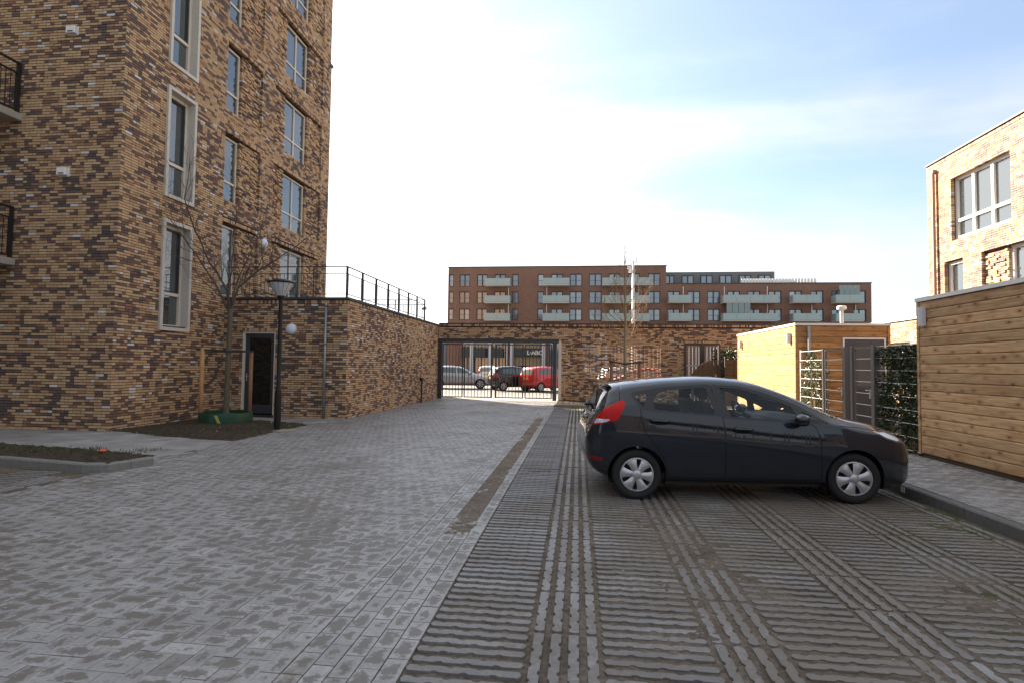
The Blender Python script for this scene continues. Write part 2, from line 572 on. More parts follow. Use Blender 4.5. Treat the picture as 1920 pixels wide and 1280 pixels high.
PAV_RAMP = [(0, (.165, .157, .150)), (.2, (.205, .198, .192)), (.45, (.245, .240, .236)), (.75, (.275, .271, .268)), (1, (.310, .306, .303))]
def paver_mat(name, noise=.22, damp=True):
    m = mat(name, ramp=PAV_RAMP, rough=.60, noise=noise, nscale=40, bump=.0010, bscale=300, spec=.5, blotch=.12)
    if damp:      # brown dirt lying on the paving in patches
        t = m.node_tree; N, Lk = t.nodes.new, t.links.new
        b = t.nodes['Principled BSDF']
        src = b.inputs['Base Color'].links[0].from_socket
        geo = N('ShaderNodeNewGeometry')
        def nz(sc, det):
            n = N('ShaderNodeTexNoise'); n.inputs['Scale'].default_value = sc; n.inputs['Detail'].default_value = det
            n.inputs['Roughness'].default_value = .65
            Lk(geo.outputs['Position'], n.inputs['Vector']); return n.outputs['Fac']
        a1 = N('ShaderNodeMath'); a1.operation = 'ADD'
        Lk(nz(.45, 3), a1.inputs[0])
        m2 = N('ShaderNodeMath'); m2.operation = 'MULTIPLY'; m2.inputs[1].default_value = .75
        Lk(nz(7.5, 5), m2.inputs[0]); Lk(m2.outputs[0], a1.inputs[1])
        mr = N('ShaderNodeMapRange'); mr.interpolation_type = 'SMOOTHSTEP'
        mr.inputs['From Min'].default_value = .90; mr.inputs['From Max'].default_value = 1.07
        mr.inputs['To Max'].default_value = .85
        Lk(a1.outputs[0], mr.inputs['Value'])
        mx = N('ShaderNodeMixRGB'); mx.inputs[2].default_value = (.125, .102, .080, 1)
        Lk(mr.outputs[0], mx.inputs[0]); Lk(src, mx.inputs[1]); Lk(mx.outputs[0], b.inputs['Base Color'])
    return m
m_paver = paver_mat('grey concrete paver')
def centre_stain(m):
    """a darker damp stain in the middle of many pavers, its size set by the paver's tone and noise"""
    t = m.node_tree; N, Lk = t.nodes.new, t.links.new
    b = t.nodes['Principled BSDF']; src = b.inputs['Base Color'].links[0].from_socket
    uv = N('ShaderNodeUVMap'); uv.uv_map = 'UVMap'
    sb = N('ShaderNodeVectorMath'); sb.operation = 'SUBTRACT'; sb.inputs[1].default_value = (.5, .5, 0); Lk(uv.outputs[0], sb.inputs[0])
    geo = N('ShaderNodeNewGeometry')
    nv = N('ShaderNodeTexNoise'); nv.inputs['Scale'].default_value = 11; nv.inputs['Detail'].default_value = 4; Lk(geo.outputs['Position'], nv.inputs['Vector'])
    nsb = N('ShaderNodeVectorMath'); nsb.operation = 'SUBTRACT'; nsb.inputs[1].default_value = (.5, .5, .5); Lk(nv.outputs['Color'], nsb.inputs[0])
    nsc = N('ShaderNodeVectorMath'); nsc.operation = 'SCALE'; nsc.inputs['Scale'].default_value = 1.1; Lk(nsb.outputs[0], nsc.inputs[0])
    dsp = N('ShaderNodeVectorMath'); dsp.operation = 'ADD'; Lk(sb.outputs[0], dsp.inputs[0]); Lk(nsc.outputs[0], dsp.inputs[1])
    ln = N('ShaderNodeVectorMath'); ln.operation = 'LENGTH'; Lk(dsp.outputs[0], ln.inputs[0])
    def nz(s, d):
        n = N('ShaderNodeTexNoise'); n.inputs['Scale'].default_value = s; n.inputs['Detail'].default_value = d; Lk(geo.outputs['Position'], n.inputs['Vector']); return n.outputs['Fac']
    def mt(op, a, b_):
        q = N('ShaderNodeMath'); q.operation = op
        for i, v in enumerate((a, b_)):
            if isinstance(v, float): q.inputs[i].default_value = v
            else: Lk(v, q.inputs[i])
        return q.outputs[0]
    at = N('ShaderNodeAttribute'); at.attribute_name = 'tone'
    rnd = mt('FRACT', mt('MULTIPLY', at.outputs['Fac'], 37.7), 0.0)
    big = nz(.55, 2.0)
    lim = mt('ADD', mt('MULTIPLY', mt('ADD', mt('MULTIPLY', nz(45.0, 6), 1.3), mt('MULTIPLY', rnd, .50)), .52), mt('MULTIPLY', big, .55))
    d = mt('SUBTRACT', lim, ln.outputs['Value'])
    r = N('ShaderNodeMapRange'); r.interpolation_type = 'SMOOTHSTEP'
    r.inputs['From Min'].default_value = .30; r.inputs['From Max'].default_value = .50; r.inputs['To Max'].default_value = .80
    Lk(d, r.inputs['Value'])
    mx = N('ShaderNodeMixRGB'); mx.inputs[2].default_value = (.102, .088, .073, 1)
    Lk(r.outputs[0], mx.inputs[0]); Lk(src, mx.inputs[1]); Lk(mx.outputs[0], b.inputs['Base Color'])
centre_stain(m_paver)
m_tile = mat('light paving tile', ramp=[(0, (.19, .185, .18)), (1, (.30, .295, .285))], rough=.85, noise=.14, nscale=30, bump=.001, bscale=200, blotch=.1)
m_kerb = mat('concrete kerb', (.17, .165, .155), .85, noise=.2, nscale=22, bump=.0015, bscale=150, blotch=.1)

def piece_set(parent, arr, tones, material, n_single, name, stuff, size_of):
    """arr: (origin, U, V, N). The n_single that show largest are objects, the rest one mesh."""
    rank = sorted([(px_size(Vector(a[0]) + Vector(a[1]) / 2 + Vector(a[2]) / 2, size_of), i) for i, a in enumerate(arr)], key=lambda t: -t[0])[:n_single]
    single = {i for s_, i in rank if s_ > 0}
    rest, tn = [], []
    for i, a in enumerate(arr):
        if i in single:
            mt = Matrix((Vector(a[1]), Vector(a[2]), Vector(a[3]))).transposed().to_4x4()
            mt.translation = Vector(a[0])
            o = bpy.data.objects.new(name, unit_brick(material, tones[i], name))
            COL.objects.link(o); o.parent = parent; o.matrix_local = mt
        else:
            rest.append([tuple(v) for v in a]); tn += [tones[i]] * 5
    if rest:
        vs, fs = boxes_np(rest)
        link(stuff, fast_mesh(stuff, vs, fs, material, tn), parent, kind='stuff')

# --- road: herringbone pavers with straight border rows
road = link('road', MB().box(-14, -.86, -4, 25.2, -.10, -.012).mesh('road', m_sand), kind='structure')
def inside(p, poly):
    x, y = p; c = False; n = len(poly)
    for i in range(n):
        x0, y0 = poly[i]; x1, y1 = poly[(i + 1) % n]
        if (y0 > y) != (y1 > y) and x < (x1 - x0) * (y - y0) / (y1 - y0) + x0: c = not c
    return c
ROAD = [(-6.45, 1.2), (-6.5, 7.0), (-6.5, 8.3), (-6.62, 10.37), (-6.62, 13.6), (-6.39, 15.0), (-6.39, 25.1), (-1.40, 25.1), (-1.40, 1.2)]
arr, tn = [], []
PW, PL = .1065, .213
ca, sa = math.cos(math.radians(45)), math.sin(math.radians(45))
def paver_box(cx, cy, w, l, ang, gap=.0035, h=.07, top=0.0, tilt=.0012):
    u = Vector((math.cos(ang), math.sin(ang), 0)); v = Vector((-math.sin(ang), math.cos(ang), 0))
    w -= gap; l -= gap
    dz = (NP.rand() - .5) * .0035
    u3 = u * w + Vector((0, 0, (NP.rand() - .5) * tilt * 2)); v3 = v * l + Vector((0, 0, (NP.rand() - .5) * tilt * 2))
    o = Vector((cx, cy, top - h + dz)) - u * w / 2 - v * l / 2
    return (tuple(o), tuple(u3), tuple(v3), (0, 0, h))
# herringbone laid square to the kerb
xmin, ymin = -1.4485 - 52 * PW, 1.0
ni = 52; nj = int(24.4 / PW) + 4
for j in range(nj):
    for i in range(ni):
        s = (i - j) % 4
        if s == 0:
            cx, cy, w, l = xmin + (i + 1) * PW, ymin + (j + .5) * PW, PL, PW       # cells (i,j),(i+1,j): s=0,1
            if i == ni - 1: cx, w = xmin + (i + .5) * PW, PW                       # cut paver against the border rows
        elif s == 3:
            cx, cy, w, l = xmin + (i + .5) * PW, ymin + (j + 1) * PW, PW, PL       # cells (i,j) s=3 and (i,j+1) s=2
        else:
            continue
        if not inside((cx, cy), ROAD): continue
        arr.append(paver_box(cx, cy, w, l, 0)); tn.append(min(1, max(0, NP.normal(.58, .20))))
# border rows along the parking bays, some sunk under dirt
DIRT = []
for r in range(5):
    cx = -.86 - .0585 - r * .117
    y = 1.2 + (.1 if r % 2 else 0)
    while y < 25:
        if r in (1, 2) and 5.1 < y < 16.5 and NP.rand() < (.93 if y < 12 else .6) and not (r == 2 and y < 5.6):
            if NP.rand() < .3: arr.append(paver_box(cx, y + .1, .117, .215, (NP.rand() - .5) * .1, top=-.009, tilt=.006)); tn.append(.3)
            y += .215; continue
        arr.append(paver_box(cx, y + .1075, .117, .215, 0, gap=.007)); tn.append(min(1, max(0, NP.normal(.66, .15))))
        y += .215
piece_set(road, arr, tn, m_paver, 300, 'paver', 'pavers', .2)
# loose dirt along the missing pavers and over the paving edge
def heap(name, material, xs, ys, base, amp, seed, label=None, mask=None, kind='structure', parent=None):
    rs = np.random.RandomState(seed)
    from mathutils import noise as mn
    vs, fs = [], []
    nx, ny = len(xs), len(ys)
    for y in ys:
        for x in xs:
            h = mn.noise(Vector((x * 9, y * 9, seed))) * .5 + mn.noise(Vector((x * 25, y * 25, seed))) * .3 + mn.noise(Vector((x * 60, y * 60, seed))) * .2
            b = base(x, y) if callable(base) else base
            vs.append((x, y, b + amp * h))
    for j in range(ny - 1):
        for i in range(nx - 1):
            if mask and not mask((xs[i] + xs[i + 1]) / 2, (ys[j] + ys[j + 1]) / 2): continue
            fs.append((j * nx + i, j * nx + i + 1, (j + 1) * nx + i + 1, (j + 1) * nx + i))
    return link(name, fast_mesh(name, vs, fs, material, smooth=True), parent, **({'kind': kind} if kind else {}))
m_dirt = mat('brown dirt', (.150, .124, .100), .95, noise=.4, nscale=22, bump=.006, bscale=90, spec=.1, blotch=.25)
def lin(a, b, st): return list(np.arange(a, b + st * .5, st))
heap('dirt_strip', m_dirt, lin(-1.30, -.92, .015), lin(4.6, 17.4, .02),
     lambda x, y: .003 - .016 * abs((x + 1.10) / .17) ** 2.5 - .05 * max(0, (5.1 - y)) - .03 * max(0, y - 16.8), .020, 3)

# --- left service pavement of square tiles
pave = link('pavement', MB().box(-22, -6.62, 8.1, 15.2, -.10, -.014).mesh('pavement', m_sand), kind='structure')
PAVE1 = [(-17, 8.75), (-9.78, 8.67), (-7.93, 8.41), (-6.52, 8.0), (-6.63, 10.37), (-8.43, 10.66), (-9.71, 11.2), (-17, 11.2)]
PAVE2 = [(-9.9, 14.55), (-6.62, 13.62), (-6.4, 15.05), (-10, 15.05)]
arr, tn = [], []
for j in range(24):
    for i in range(36):
        cx, cy = -17 + .3 * i + .15 + (.15 if j % 2 else 0), 8 + .3 * j + .15
        if inside((cx, cy), PAVE1) or inside((cx, cy), PAVE2):
            arr.append(paver_box(cx, cy, .3, .3, 0, gap=.003, tilt=.0008)); tn.append(NP.rand())
piece_set(pave, arr, tn, m_tile, 140, 'paving_tile', 'paving_tiles', .3)
# flat fill under the fringe so that no bare strip shows
MB().box(-17, -6.6, 8.0, 15.1, -.05, -.004).build('pavement', mat('tile dust', (.15, .145, .14), .9, noise=.15, nscale=10), kind='structure')

# --- planting beds
def bed_mask(poly): return lambda x, y: inside((x, y), poly)
def edge_dist(x, y, poly):
    d = 9
    for (x0, y0), (x1, y1) in zip(poly, poly[1:] + poly[:1]):
        L2 = (x1 - x0) ** 2 + (y1 - y0) ** 2; t = max(0, min(1, ((x - x0) * (x1 - x0) + (y - y0) * (y1 - y0)) / L2))
        d = min(d, math.hypot(x - x0 - t * (x1 - x0), y - y0 - t * (y1 - y0)))
    return d
def slope(x, y, poly, h): return -.03 + (h + .03) * min(1, edge_dist(x, y, poly) / .16) ** .7
BED1 = [(-10.1, 11.2), (-9.71, 11.2), (-8.43, 10.64), (-6.62, 10.37), (-6.61, 13.5), (-9.9, 14.5), (-10.1, 14.5)]
heap('planting_bed', m_soil, lin(-10.08, -6.58, .045), lin(10.3, 14.6, .045), lambda x, y: slope(x, y, BED1, .045 + .02 * math.sin(x * 2) * math.cos(y * 1.5)), .05, 21, mask=bed_mask(BED1))
BED2 = [(-17, 8.75), (-9.78, 8.62), (-7.93, 8.36), (-6.35, 7.95), (-6.45, 7.3), (-6.9, 7.2), (-8.28, 7.44), (-17, 7.55)]
heap('planting_bed', m_soil, lin(-13, -6.3, .05), lin(7.1, 8.9, .05), lambda x, y: .10, .07, 22, mask=bed_mask(BED2))
def kerb_run(pts, w=.10, z1=.12, z0=-.1, seg=1.0):
    """kerb stones end to end along a polyline"""
    res = []
    for a, b in zip(pts[:-1], pts[1:]):
        a = Vector(a); b = Vector(b); L = (b - a).length; n = max(1, round(L / seg)); d = (b - a) / L; nrm = Vector((-d.y, d.x))
        for k in range(n):
            p = a + d * (L * k / n + .003); q = a + d * (L * (k + 1) / n - .003)
            m_ = MB()
            bv = .012
            prof = [(0, z0), (w, z0), (w, z1 - bv), (w - bv, z1), (bv * 1.6, z1), (0, z1 - bv * 1.6)]
            vs = [(*(p + nrm * t), z) for t, z in prof] + [(*(q + nrm * t), z) for t, z in prof]
            m_.add(vs, [tuple(range(5, -1, -1)), tuple(range(6, 12))] + [(i, (i + 1) % 6, 6 + (i + 1) % 6, 6 + i) for i in range(6)])
            res.append(m_)
    return res
ks = MB().box(-8.3, -8.25, 7.33, 7.4, -.1, .05).mesh('kerb', m_kerb)
kb = link('kerb', ks, kind='structure')
for m_ in kerb_run([(-17, 7.42), (-8.28, 7.31), (-6.72, 7.04), (-6.40, 7.12), (-6.28, 7.40), (-6.22, 7.75)], w=.12):
    m_.build('kerb_stone', m_kerb, kb)
# right-hand kerb and footway
fw_ = link('footway', MB().box(4.12, 12.5, -6, 25.2, -.1, .098).mesh('footway', mat('path sand', (.17, .16, .15), .95, noise=.2, nscale=20)), kind='structure')
m_path = mat('footway slab', ramp=[(0, (.26, .252, .243)), (1, (.32, .312, .302))], rough=.7, noise=.10, nscale=36, bump=.001, bscale=200, blotch=.12)
arr, tn = [], []
y = 1.0; j = 0
while y < 25.2:
    for i in range(7):
        cx = 4.14 + .2 * i + .1 + (.1 if j % 2 else 0)
        if cx > 5.70: continue
        if i == 0 and j % 2: arr.append(paver_box(4.19, y, .1, .1, 0, gap=.0025, top=.12, h=.05)); tn.append(NP.rand())
        arr.append(paver_box(cx, y, .2, .1, 0, gap=.0025, top=.12, h=.05)); tn.append(NP.rand())
    y += .1; j += 1
    if j > 150: break
piece_set(fw_, arr, tn, m_path, 300, 'paver', 'pavers', .15)
kr = link('kerb', MB().box(4.02, 4.08, 2.0, 2.1, -.1, .05).mesh('kerb', m_kerb), kind='structure')
m_kerbd = mat('dark kerb', (.105, .10, .095), .8, noise=.2, nscale=22, bump=.0015, bscale=150, blotch=.15)
for m_ in kerb_run([(4.13, 0.5), (4.13, 25.3)], w=.13):
    m_.build('kerb_stone', m_kerbd, kr)
# small white number tag on the kerb face
kt = MB().box(3.992, 3.999, 7.52, 7.60, .035, .095); 
kt.build('kerb_tag', m_white, label='small white tag on the face of the dark kerb by the car nose', category='tag')

# --- parking bays: concrete grid ribs over soil
BAY0, BAY1 = -.86, 4.0
def bay_col(x, y): return 0
m_fill = mat('gravel and soil filling', (.125, .104, .083), .96, noise=.45, nscale=30, bump=.006, bscale=170, spec=.1, blotch=.3)
def mossy(m, thr=.58, green=(.050, .062, .020)):
    t = m.node_tree; N, Lk = t.nodes.new, t.links.new
    b = t.nodes['Principled BSDF']; src = b.inputs['Base Color'].links[0].from_socket
    geo = N('ShaderNodeNewGeometry'); sp = N('ShaderNodeSeparateXYZ'); Lk(geo.outputs['Position'], sp.inputs[0])
    n = N('ShaderNodeTexNoise'); n.inputs['Scale'].default_value = 1.3; n.inputs['Detail'].default_value = 6; n.inputs['Roughness'].default_value = .7
    Lk(geo.outputs['Position'], n.inputs['Vector'])
    # more moss towards the kerb and towards the far end
    def mr(src_, a, b_, c=0, d=1):
        q = N('ShaderNodeMapRange'); q.interpolation_type = 'SMOOTHSTEP'
        q.inputs['From Min'].default_value = a; q.inputs['From Max'].default_value = b_
        q.inputs['To Min'].default_value = c; q.inputs['To Max'].default_value = d
        Lk(src_, q.inputs['Value']); return q.outputs[0]
    def ad(a, b_, op='ADD'):
        q = N('ShaderNodeMath'); q.operation = op; Lk(a, q.inputs[0])
        if isinstance(b_, float): q.inputs[1].default_value = b_
        else: Lk(b_, q.inputs[1])
        return q.outputs[0]
    kx = mr(sp.outputs[0], 1.6, 4.0, 0, .13); ky = mr(sp.outputs[1], 11, 21, 0, .3)
    lx = mr(sp.outputs[0], -6.4, -6.5, 0, .12)
    f = mr(ad(ad(ad(n.outputs['Fac'], kx), ky), lx), thr, thr + .14)
    mx = N('ShaderNodeMixRGB'); mx.inputs[2].default_value = (*green, 1)
    Lk(f, mx.inputs[0]); Lk(src, mx.inputs[1]); Lk(mx.outputs[0], b.inputs['Base Color'])
mossy(m_fill)
def fill_base(x, y):
    # soil mostly 14 mm below the rib tops, spilling over them in patches
    from mathutils import noise as mn
    p = mn.noise(Vector((x * .9 + 5, y * .7, 3.3))) + .5 * mn.noise(Vector((x * 2.6, y * 2.6, 8.3)))
    e = max(0, min(1, (x + .15) / .8))
    return -.0125 + .0105 * max(0, min(1.0, (p + .25) * 1.6)) * e
near = heap('grass_grid_bay', m_fill, lin(BAY0 + .0, BAY1, .02), lin(1.4, 9.4, .02), fill_base, .012, 5)
heap('grass_grid_bay', m_fill, lin(BAY0 + .0, BAY1, .04), lin(9.4, 25.2, .04), fill_base, .012, 6)
m_rib = mat('concrete grid rib', ramp=[(0, (.150, .145, .141)), (1, (.228, .223, .220))], rough=.7, noise=.2, nscale=50, bump=.001, bscale=300, blotch=.1)
def add_dirt(m, lo, hi, amt, colr, sc=1.1):
    t = m.node_tree; N, Lk = t.nodes.new, t.links.new
    b = t.nodes['Principled BSDF']; src = b.inputs['Base Color'].links[0].from_socket
    geo = N('ShaderNodeNewGeometry'); sp = N('ShaderNodeSeparateXYZ'); Lk(geo.outputs['Position'], sp.inputs[0])
    def nz(s, d):
        n = N('ShaderNodeTexNoise'); n.inputs['Scale'].default_value = s; n.inputs['Detail'].default_value = d; n.inputs['Roughness'].default_value = .7
        Lk(geo.outputs['Position'], n.inputs['Vector']); return n.outputs['Fac']
    x = N('ShaderNodeMapRange'); x.inputs['From Min'].default_value = -.5; x.inputs['From Max'].default_value = 1.2; x.inputs['To Max'].default_value = .14
    Lk(sp.outputs[0], x.inputs['Value'])
    a1 = N('ShaderNodeMath'); a1.operation = 'ADD'; Lk(nz(sc, 5), a1.inputs[0]); Lk(x.outputs[0], a1.inputs[1])
    m2 = N('ShaderNodeMath'); m2.operation = 'MULTIPLY_ADD'; m2.inputs[1].default_value = .55; Lk(nz(24, 5), m2.inputs[0]); Lk(a1.outputs[0], m2.inputs[2])
    r = N('ShaderNodeMapRange'); r.interpolation_type = 'SMOOTHSTEP'
    r.inputs['From Min'].default_value = lo; r.inputs['From Max'].default_value = hi; r.inputs['To Max'].default_value = amt
    Lk(m2.outputs[0], r.inputs['Value'])
    mx = N('ShaderNodeMixRGB'); mx.inputs[2].default_value = (*colr, 1)
    Lk(r.outputs[0], mx.inputs[0]); Lk(src, mx.inputs[1]); Lk(mx.outputs[0], b.inputs['Base Color'])
add_dirt(m_rib, .70, .96, .80, (.125, .103, .082))
def rib_outline(L, w, seed):
    """one wavy bar of a grid paver: scalloped on both sides, slanted ends"""
    pts = []
    n = int(L / .15)
    def side(sgn):
        p = []
        for k in range(n):
            c = (k + .5) * .15 + (.075 if sgn < 0 else 0)
            if c > L - .03: continue
            r = .020
            if sgn > 0: seq = [(-r * 1.2, 0), (-r * .75, .009), (0, .013), (r * .75, .009), (r * 1.2, 0)]
            else: seq = [(-r * 1.2, 0), (-r * .75, .009), (0, .013), (r * .75, .009), (r * 1.2, 0)]
            p += [(c + dx, dy) for dx, dy in seq]
        return p
    top = side(1); bot = side(-1)
    out_ = [(.012, 0), (.0, w * .35)] + [] + [(.012, w)]
    up = [(x, w - dy) for x, dy in top]
    lo = [(x, dy) for x, dy in bot]
    poly = [(.014, 0)] + lo + [(L - .014, 0), (L, w * .5), (L - .014, w)] + up[::-1] + [(.014, w), (0, w * .5)]
    return poly
ribm = {}
def rib_mesh(L, tone):
    k = (L, round(tone * 5))
    if k not in ribm:
        poly = rib_outline(L, .056, 0)
        m_ = MB().prism(poly, -.06, 0)
        me = m_.mesh('concrete_rib', m_rib)
        # triangulation of the concave cap is left to the renderer
        a = me.attributes.new('tone', 'FLOAT', 'FACE'); a.data.foreach_set('value', [round(tone * 5) / 5] * len(me.polygons))
        ribm[k] = me
    return ribm[k]
ribs = []
for c in range(5):
    x0 = BAY0 + c * 1.0
    y = 1.4; j = 0
    while y < 24.9:
        jx = (NP.rand() - .5) * .006
        if x0 + .6 <= BAY1 + .3:
            ribs.append((.6 - .012, x0 + .006 + jx, y + .022, 0, NP.rand()))
        y += .1; j += 1
    if x0 + .6 < BAY1:
        y = 1.4 + .13
        while y < 24.6:
            for q in range(4):
                xx = x0 + .6 + .1 * q + .022 + .056
                if xx < BAY1 - .01:
                    ribs.append((.6 - .02, xx, y + .008, math.pi / 2, NP.rand()))
            y += .6
# left bay behind the bed
for c in range(4):
    x0 = -10.6 + c * 1.0
    y = 3.2
    while y < 7.0:
        ribs.append((.588, x0 + .006, y, 0, NP.rand())); y += .1
    y = 3.2
    while y < 6.6:
        for q in range(4): ribs.append((.58, x0 + .6 + .1 * q + .078, y, math.pi / 2, NP.rand()))
        y += .6
heap('grass_grid_bay', m_fill, lin(-13, -6.5, .05), lin(3, 7.25, .05), -.012, .012, 9)
rank = sorted([(px_size((r[1] + (0 if r[3] else .3), r[2] + (.3 if r[3] else 0), 0), .5), i) for i, r in enumerate(ribs)], key=lambda t: -t[0])[:300]
single = {i for s_, i in rank if s_ > 0}
V_, F_, T_ = [], [], []
for i, (L, x, y, a, t) in enumerate(ribs):
    me = rib_mesh(L, t)
    z = (NP.rand() - .5) * .005
    if i in single:
        link('concrete_rib', me, near, loc=(x, y, z), rot=((NP.rand() - .5) * .01, (NP.rand() - .5) * .006, a + (NP.rand() - .5) * .012))
    else:
        cs, sn = math.cos(a), math.sin(a); n = len(V_)
        V_ += [(x + cs * v.co.x - sn * v.co.y, y + sn * v.co.x + cs * v.co.y, z + v.co.z) for v in me.vertices]
        fl = [tuple(k + n for k in p.vertices) for p in me.polygons]
        F_ += fl; T_ += [round(t * 5) / 5] * len(fl)
link('concrete_ribs', mkmesh('concrete_ribs', V_, F_, m_rib, tone=T_), near, kind='stuff')

# street beyond the gate
st = MB().box(-60, 60, 25.2, 97, -.10, -.004).build('street', m_asph, kind='structure')
m_lightpave = mat('pale paving', (.30, .27, .24), .9, noise=.12, nscale=3)
MB().box(-60, 60, 25.3, 27.2, -.05, .0).build('pavement', m_lightpave, kind='structure')
MB().box(-60, 60, 28.4, 29.0, -.05, .0).build('pavement', m_lightpave, kind='structure')
MB().box(-60, 60, 44.0, 58.0, -.05, .0).build('pavement', m_lightpave, kind='structure')
MB().box(-6.39, -.9, 24.6, 25.3, -.05, .003).build('pavement', m_lightpave, kind='structure')
# rough verge with weeds along the wall
heap('verge', m_soil, lin(-.85, 4.0, .06), lin(21.6, 25.3, .06), .03, .08, 31)
MB().box(-.9, 4.0, 21.5, 21.6, -.1, .08).build('kerb', m_kerb, kind='structure')
def tufts(name, spots, material, hmin, hmax, n, spread, seed):
    rs = np.random.RandomState(seed); m_ = MB()
    for (x, y, z) in spots:
        for k in range(n):
            a = rs.rand() * 6.28; d = rs.rand() ** .6 * spread; h = hmin + rs.rand() * (hmax - hmin)
            bx_, by_ = x + math.cos(a) * d, y + math.sin(a) * d
            l = rs.rand() * 6.28; w = .004 + rs.rand() * .004; lean = rs.rand() * h * .7; la = rs.rand() * 6.28
            m_.add([(bx_ - w * math.cos(l), by_ - w * math.sin(l), z), (bx_ + w * math.cos(l), by_ + w * math.sin(l), z),
                    (bx_ + math.cos(la) * lean, by_ + math.sin(la) * lean, z + h)], [(0, 1, 2)])
    return m_.build(name, material, kind='stuff', label='short green weeds growing on the soil', category='weeds')
m_weed = mat('weed green', (.060, .070, .026), .7, noise=.3, nscale=5)
sp_ = [(-.8 + 4.6 * NP.rand(), 20.2 + 4.8 * NP.rand(), .02) for _ in range(170)]
sp_ += [(-9.9 + 3.2 * NP.rand(), 10.6 + 3.5 * NP.rand(), .03) for _ in range(90)]
sp_ = [p for p in sp_ if p[1] > 15 or inside(p[:2], BED1)]
sp_ += [(-13 + 6.4 * NP.rand(), 7.6 + .8 * NP.rand() ** .6, .10) for _ in range(60)]
tufts('weeds', sp_, m_weed, .01, .065, 26, .20, 4)
# small stones and litter lying about
m_ = MB()
for k in range(250):
    x, y = (-6 + 10 * NP.rand(), 2.4 + 9 * NP.rand() ** 1.3)
    if k > 230: x, y = -9.5 + 2.9 * NP.rand(), 10.7 + 3 * NP.rand()
    s_ = .003 + .006 * NP.rand() ** 2 + (.006 if k > 230 else 0)
    m_.box(x - s_, x + s_, y - s_ * .8, y + s_ * .8, (0.0 if k <= 230 else .03), (s_ if k <= 230 else .03 + s_ * 2.5), bev=s_ * .4)
m_.build('gravel', mat('pale grit', (.33, .31, .28), .9), kind='stuff', label='scattered pale grit on the paving', category='grit')
MB().lathe([(0, .095), (.04, .11), (.06, .135), (.03, .155), (0, .16)], 7, (-7.33, 8.05, 0)).build('litter', mat('orange litter', (.55, .09, .04), .5), label='small crumpled orange piece of litter in the left planting bed', category='litter')
# ------------------------------------------------------------------ apartment tower
TOP = 17.2
tower = thing('apartment_tower', 'tall multi tone brick apartment tower with beige framed windows at the left', 'apartment building')
wl = BrickWall((0, YT, 0), (1, 0, 0), (0, -1, 0), 1.3)
wl.field(-16.6, XT - .006, -.02, TOP)
wl.mortar(-19, XT - .009, -.3, TOP - .01, thick=.3)
wr = BrickWall((XT, 0, 0), (0, 1, 0), (1, 0, 0), 4.1)
Y1 = 21.48
COL1 = [(12.52, 13.57, 2.28, 5.01), (12.52, 13.57, 5.56, 8.33), (12.52, 13.57, 8.87, 11.62), (12.52, 13.57, 12.18, 14.95)]
rows = [3.42, 6.19, 8.84, 11.52, 14.2]
PAN, WIN = [], []
for k, z in enumerate(rows):
    hh = 1.9 if k else 2.06
    PAN.append((14.84, 16.64, z - (.03 if k else .0), z + hh + .065)); WIN.append((14.87, 15.66, z, z + hh))
    PAN.append((17.40, 20.82, z - (.03 if k else .0), z + hh + .065)); WIN.append((18.16, 19.77, z, z + hh))
holes = COL1 + PAN
SOL = [(p[0] - .02, p[1] + .02, p[3], p[3] + .105) for p in PAN]
wr.field(YT + .006, Y1, -.02, TOP, holes + SOL)
for s_ in SOL: wr.soldiers(s_[0], s_[1], s_[2], s_[3])
wr.mortar(YT + .01, Y1 - .02, -.3, TOP - .01, [(h[0] - .009, h[1] + .009, h[2] - .009, h[3] + .009) for h in holes], thick=.26)
for p, w_ in zip(PAN, WIN):
    wr.field(p[0], p[1], p[2], p[3], [w_], back=.095, relief=.035, depth=.12)
    wr.mortar(p[0] - .05, p[1] + .05, p[2] - .05, p[3] + .05, [(w_[0] - .01, w_[1] + .01, w_[2] - .01, w_[3] + .01)], back=.095, thick=.22)
    if w_[1] - w_[0] > 1:
        win(tower, wr, *w_, .17, mull=(.5,), trans=(.31,), fw=.055) if w_[2] > 4 else win(tower, wr, *w_, .17, mull=(.5,), fw=.055, sash=((0, 0), (1, 0)), sashmat=mat('grey door sash', (.17, .18, .19), .45))
    else:
        win(tower, wr, *w_, .17, trans=(.31,), fw=.055) if w_[2] > 4 else win(tower, wr, *w_, .17, fw=.055)
for c in COL1:
    # projecting concrete surround with a deep reveal
    m_ = MB()
    a0, a1, z0, z1 = c
    def wb(B, x0, x1, y0, y1, d0, d1):
        vs = [wr.P(x, y, d) for x in (x0, x1) for y in (y0, y1) for d in (d0, d1)]
        B.add(vs, [(0, 1, 3, 2), (4, 6, 7, 5), (0, 4, 5, 1), (2, 3, 7, 6), (0, 2, 6, 4), (1, 5, 7, 3)])
    t_ = .085
    wb(m_, a0, a1, z0, z0 + t_, -.30, .055); wb(m_, a0, a1, z1 - t_, z1, -.30, .055)
    wb(m_, a0, a0 + t_, z0 + t_, z1 - t_, -.30, .055); wb(m_, a1 - t_, a1, z0 + t_, z1 - t_, -.30, .055)
    sur = m_.build('window_surround', m_concrete, tower)
    q = MB(); wb(q, a0 + t_ + .01, a1 - t_ - .03, z0 + t_, z0 + t_ + .035, -.2, .01)
    q.build('sill', m_dark, sur)
    f = win(tower, wr, a0 + t_, a1 - t_, z0 + t_, z1 - t_, .16, trans=(.33,), fw=.075, fd=.09, sash=((0, 1),), sashmat=m_dark)
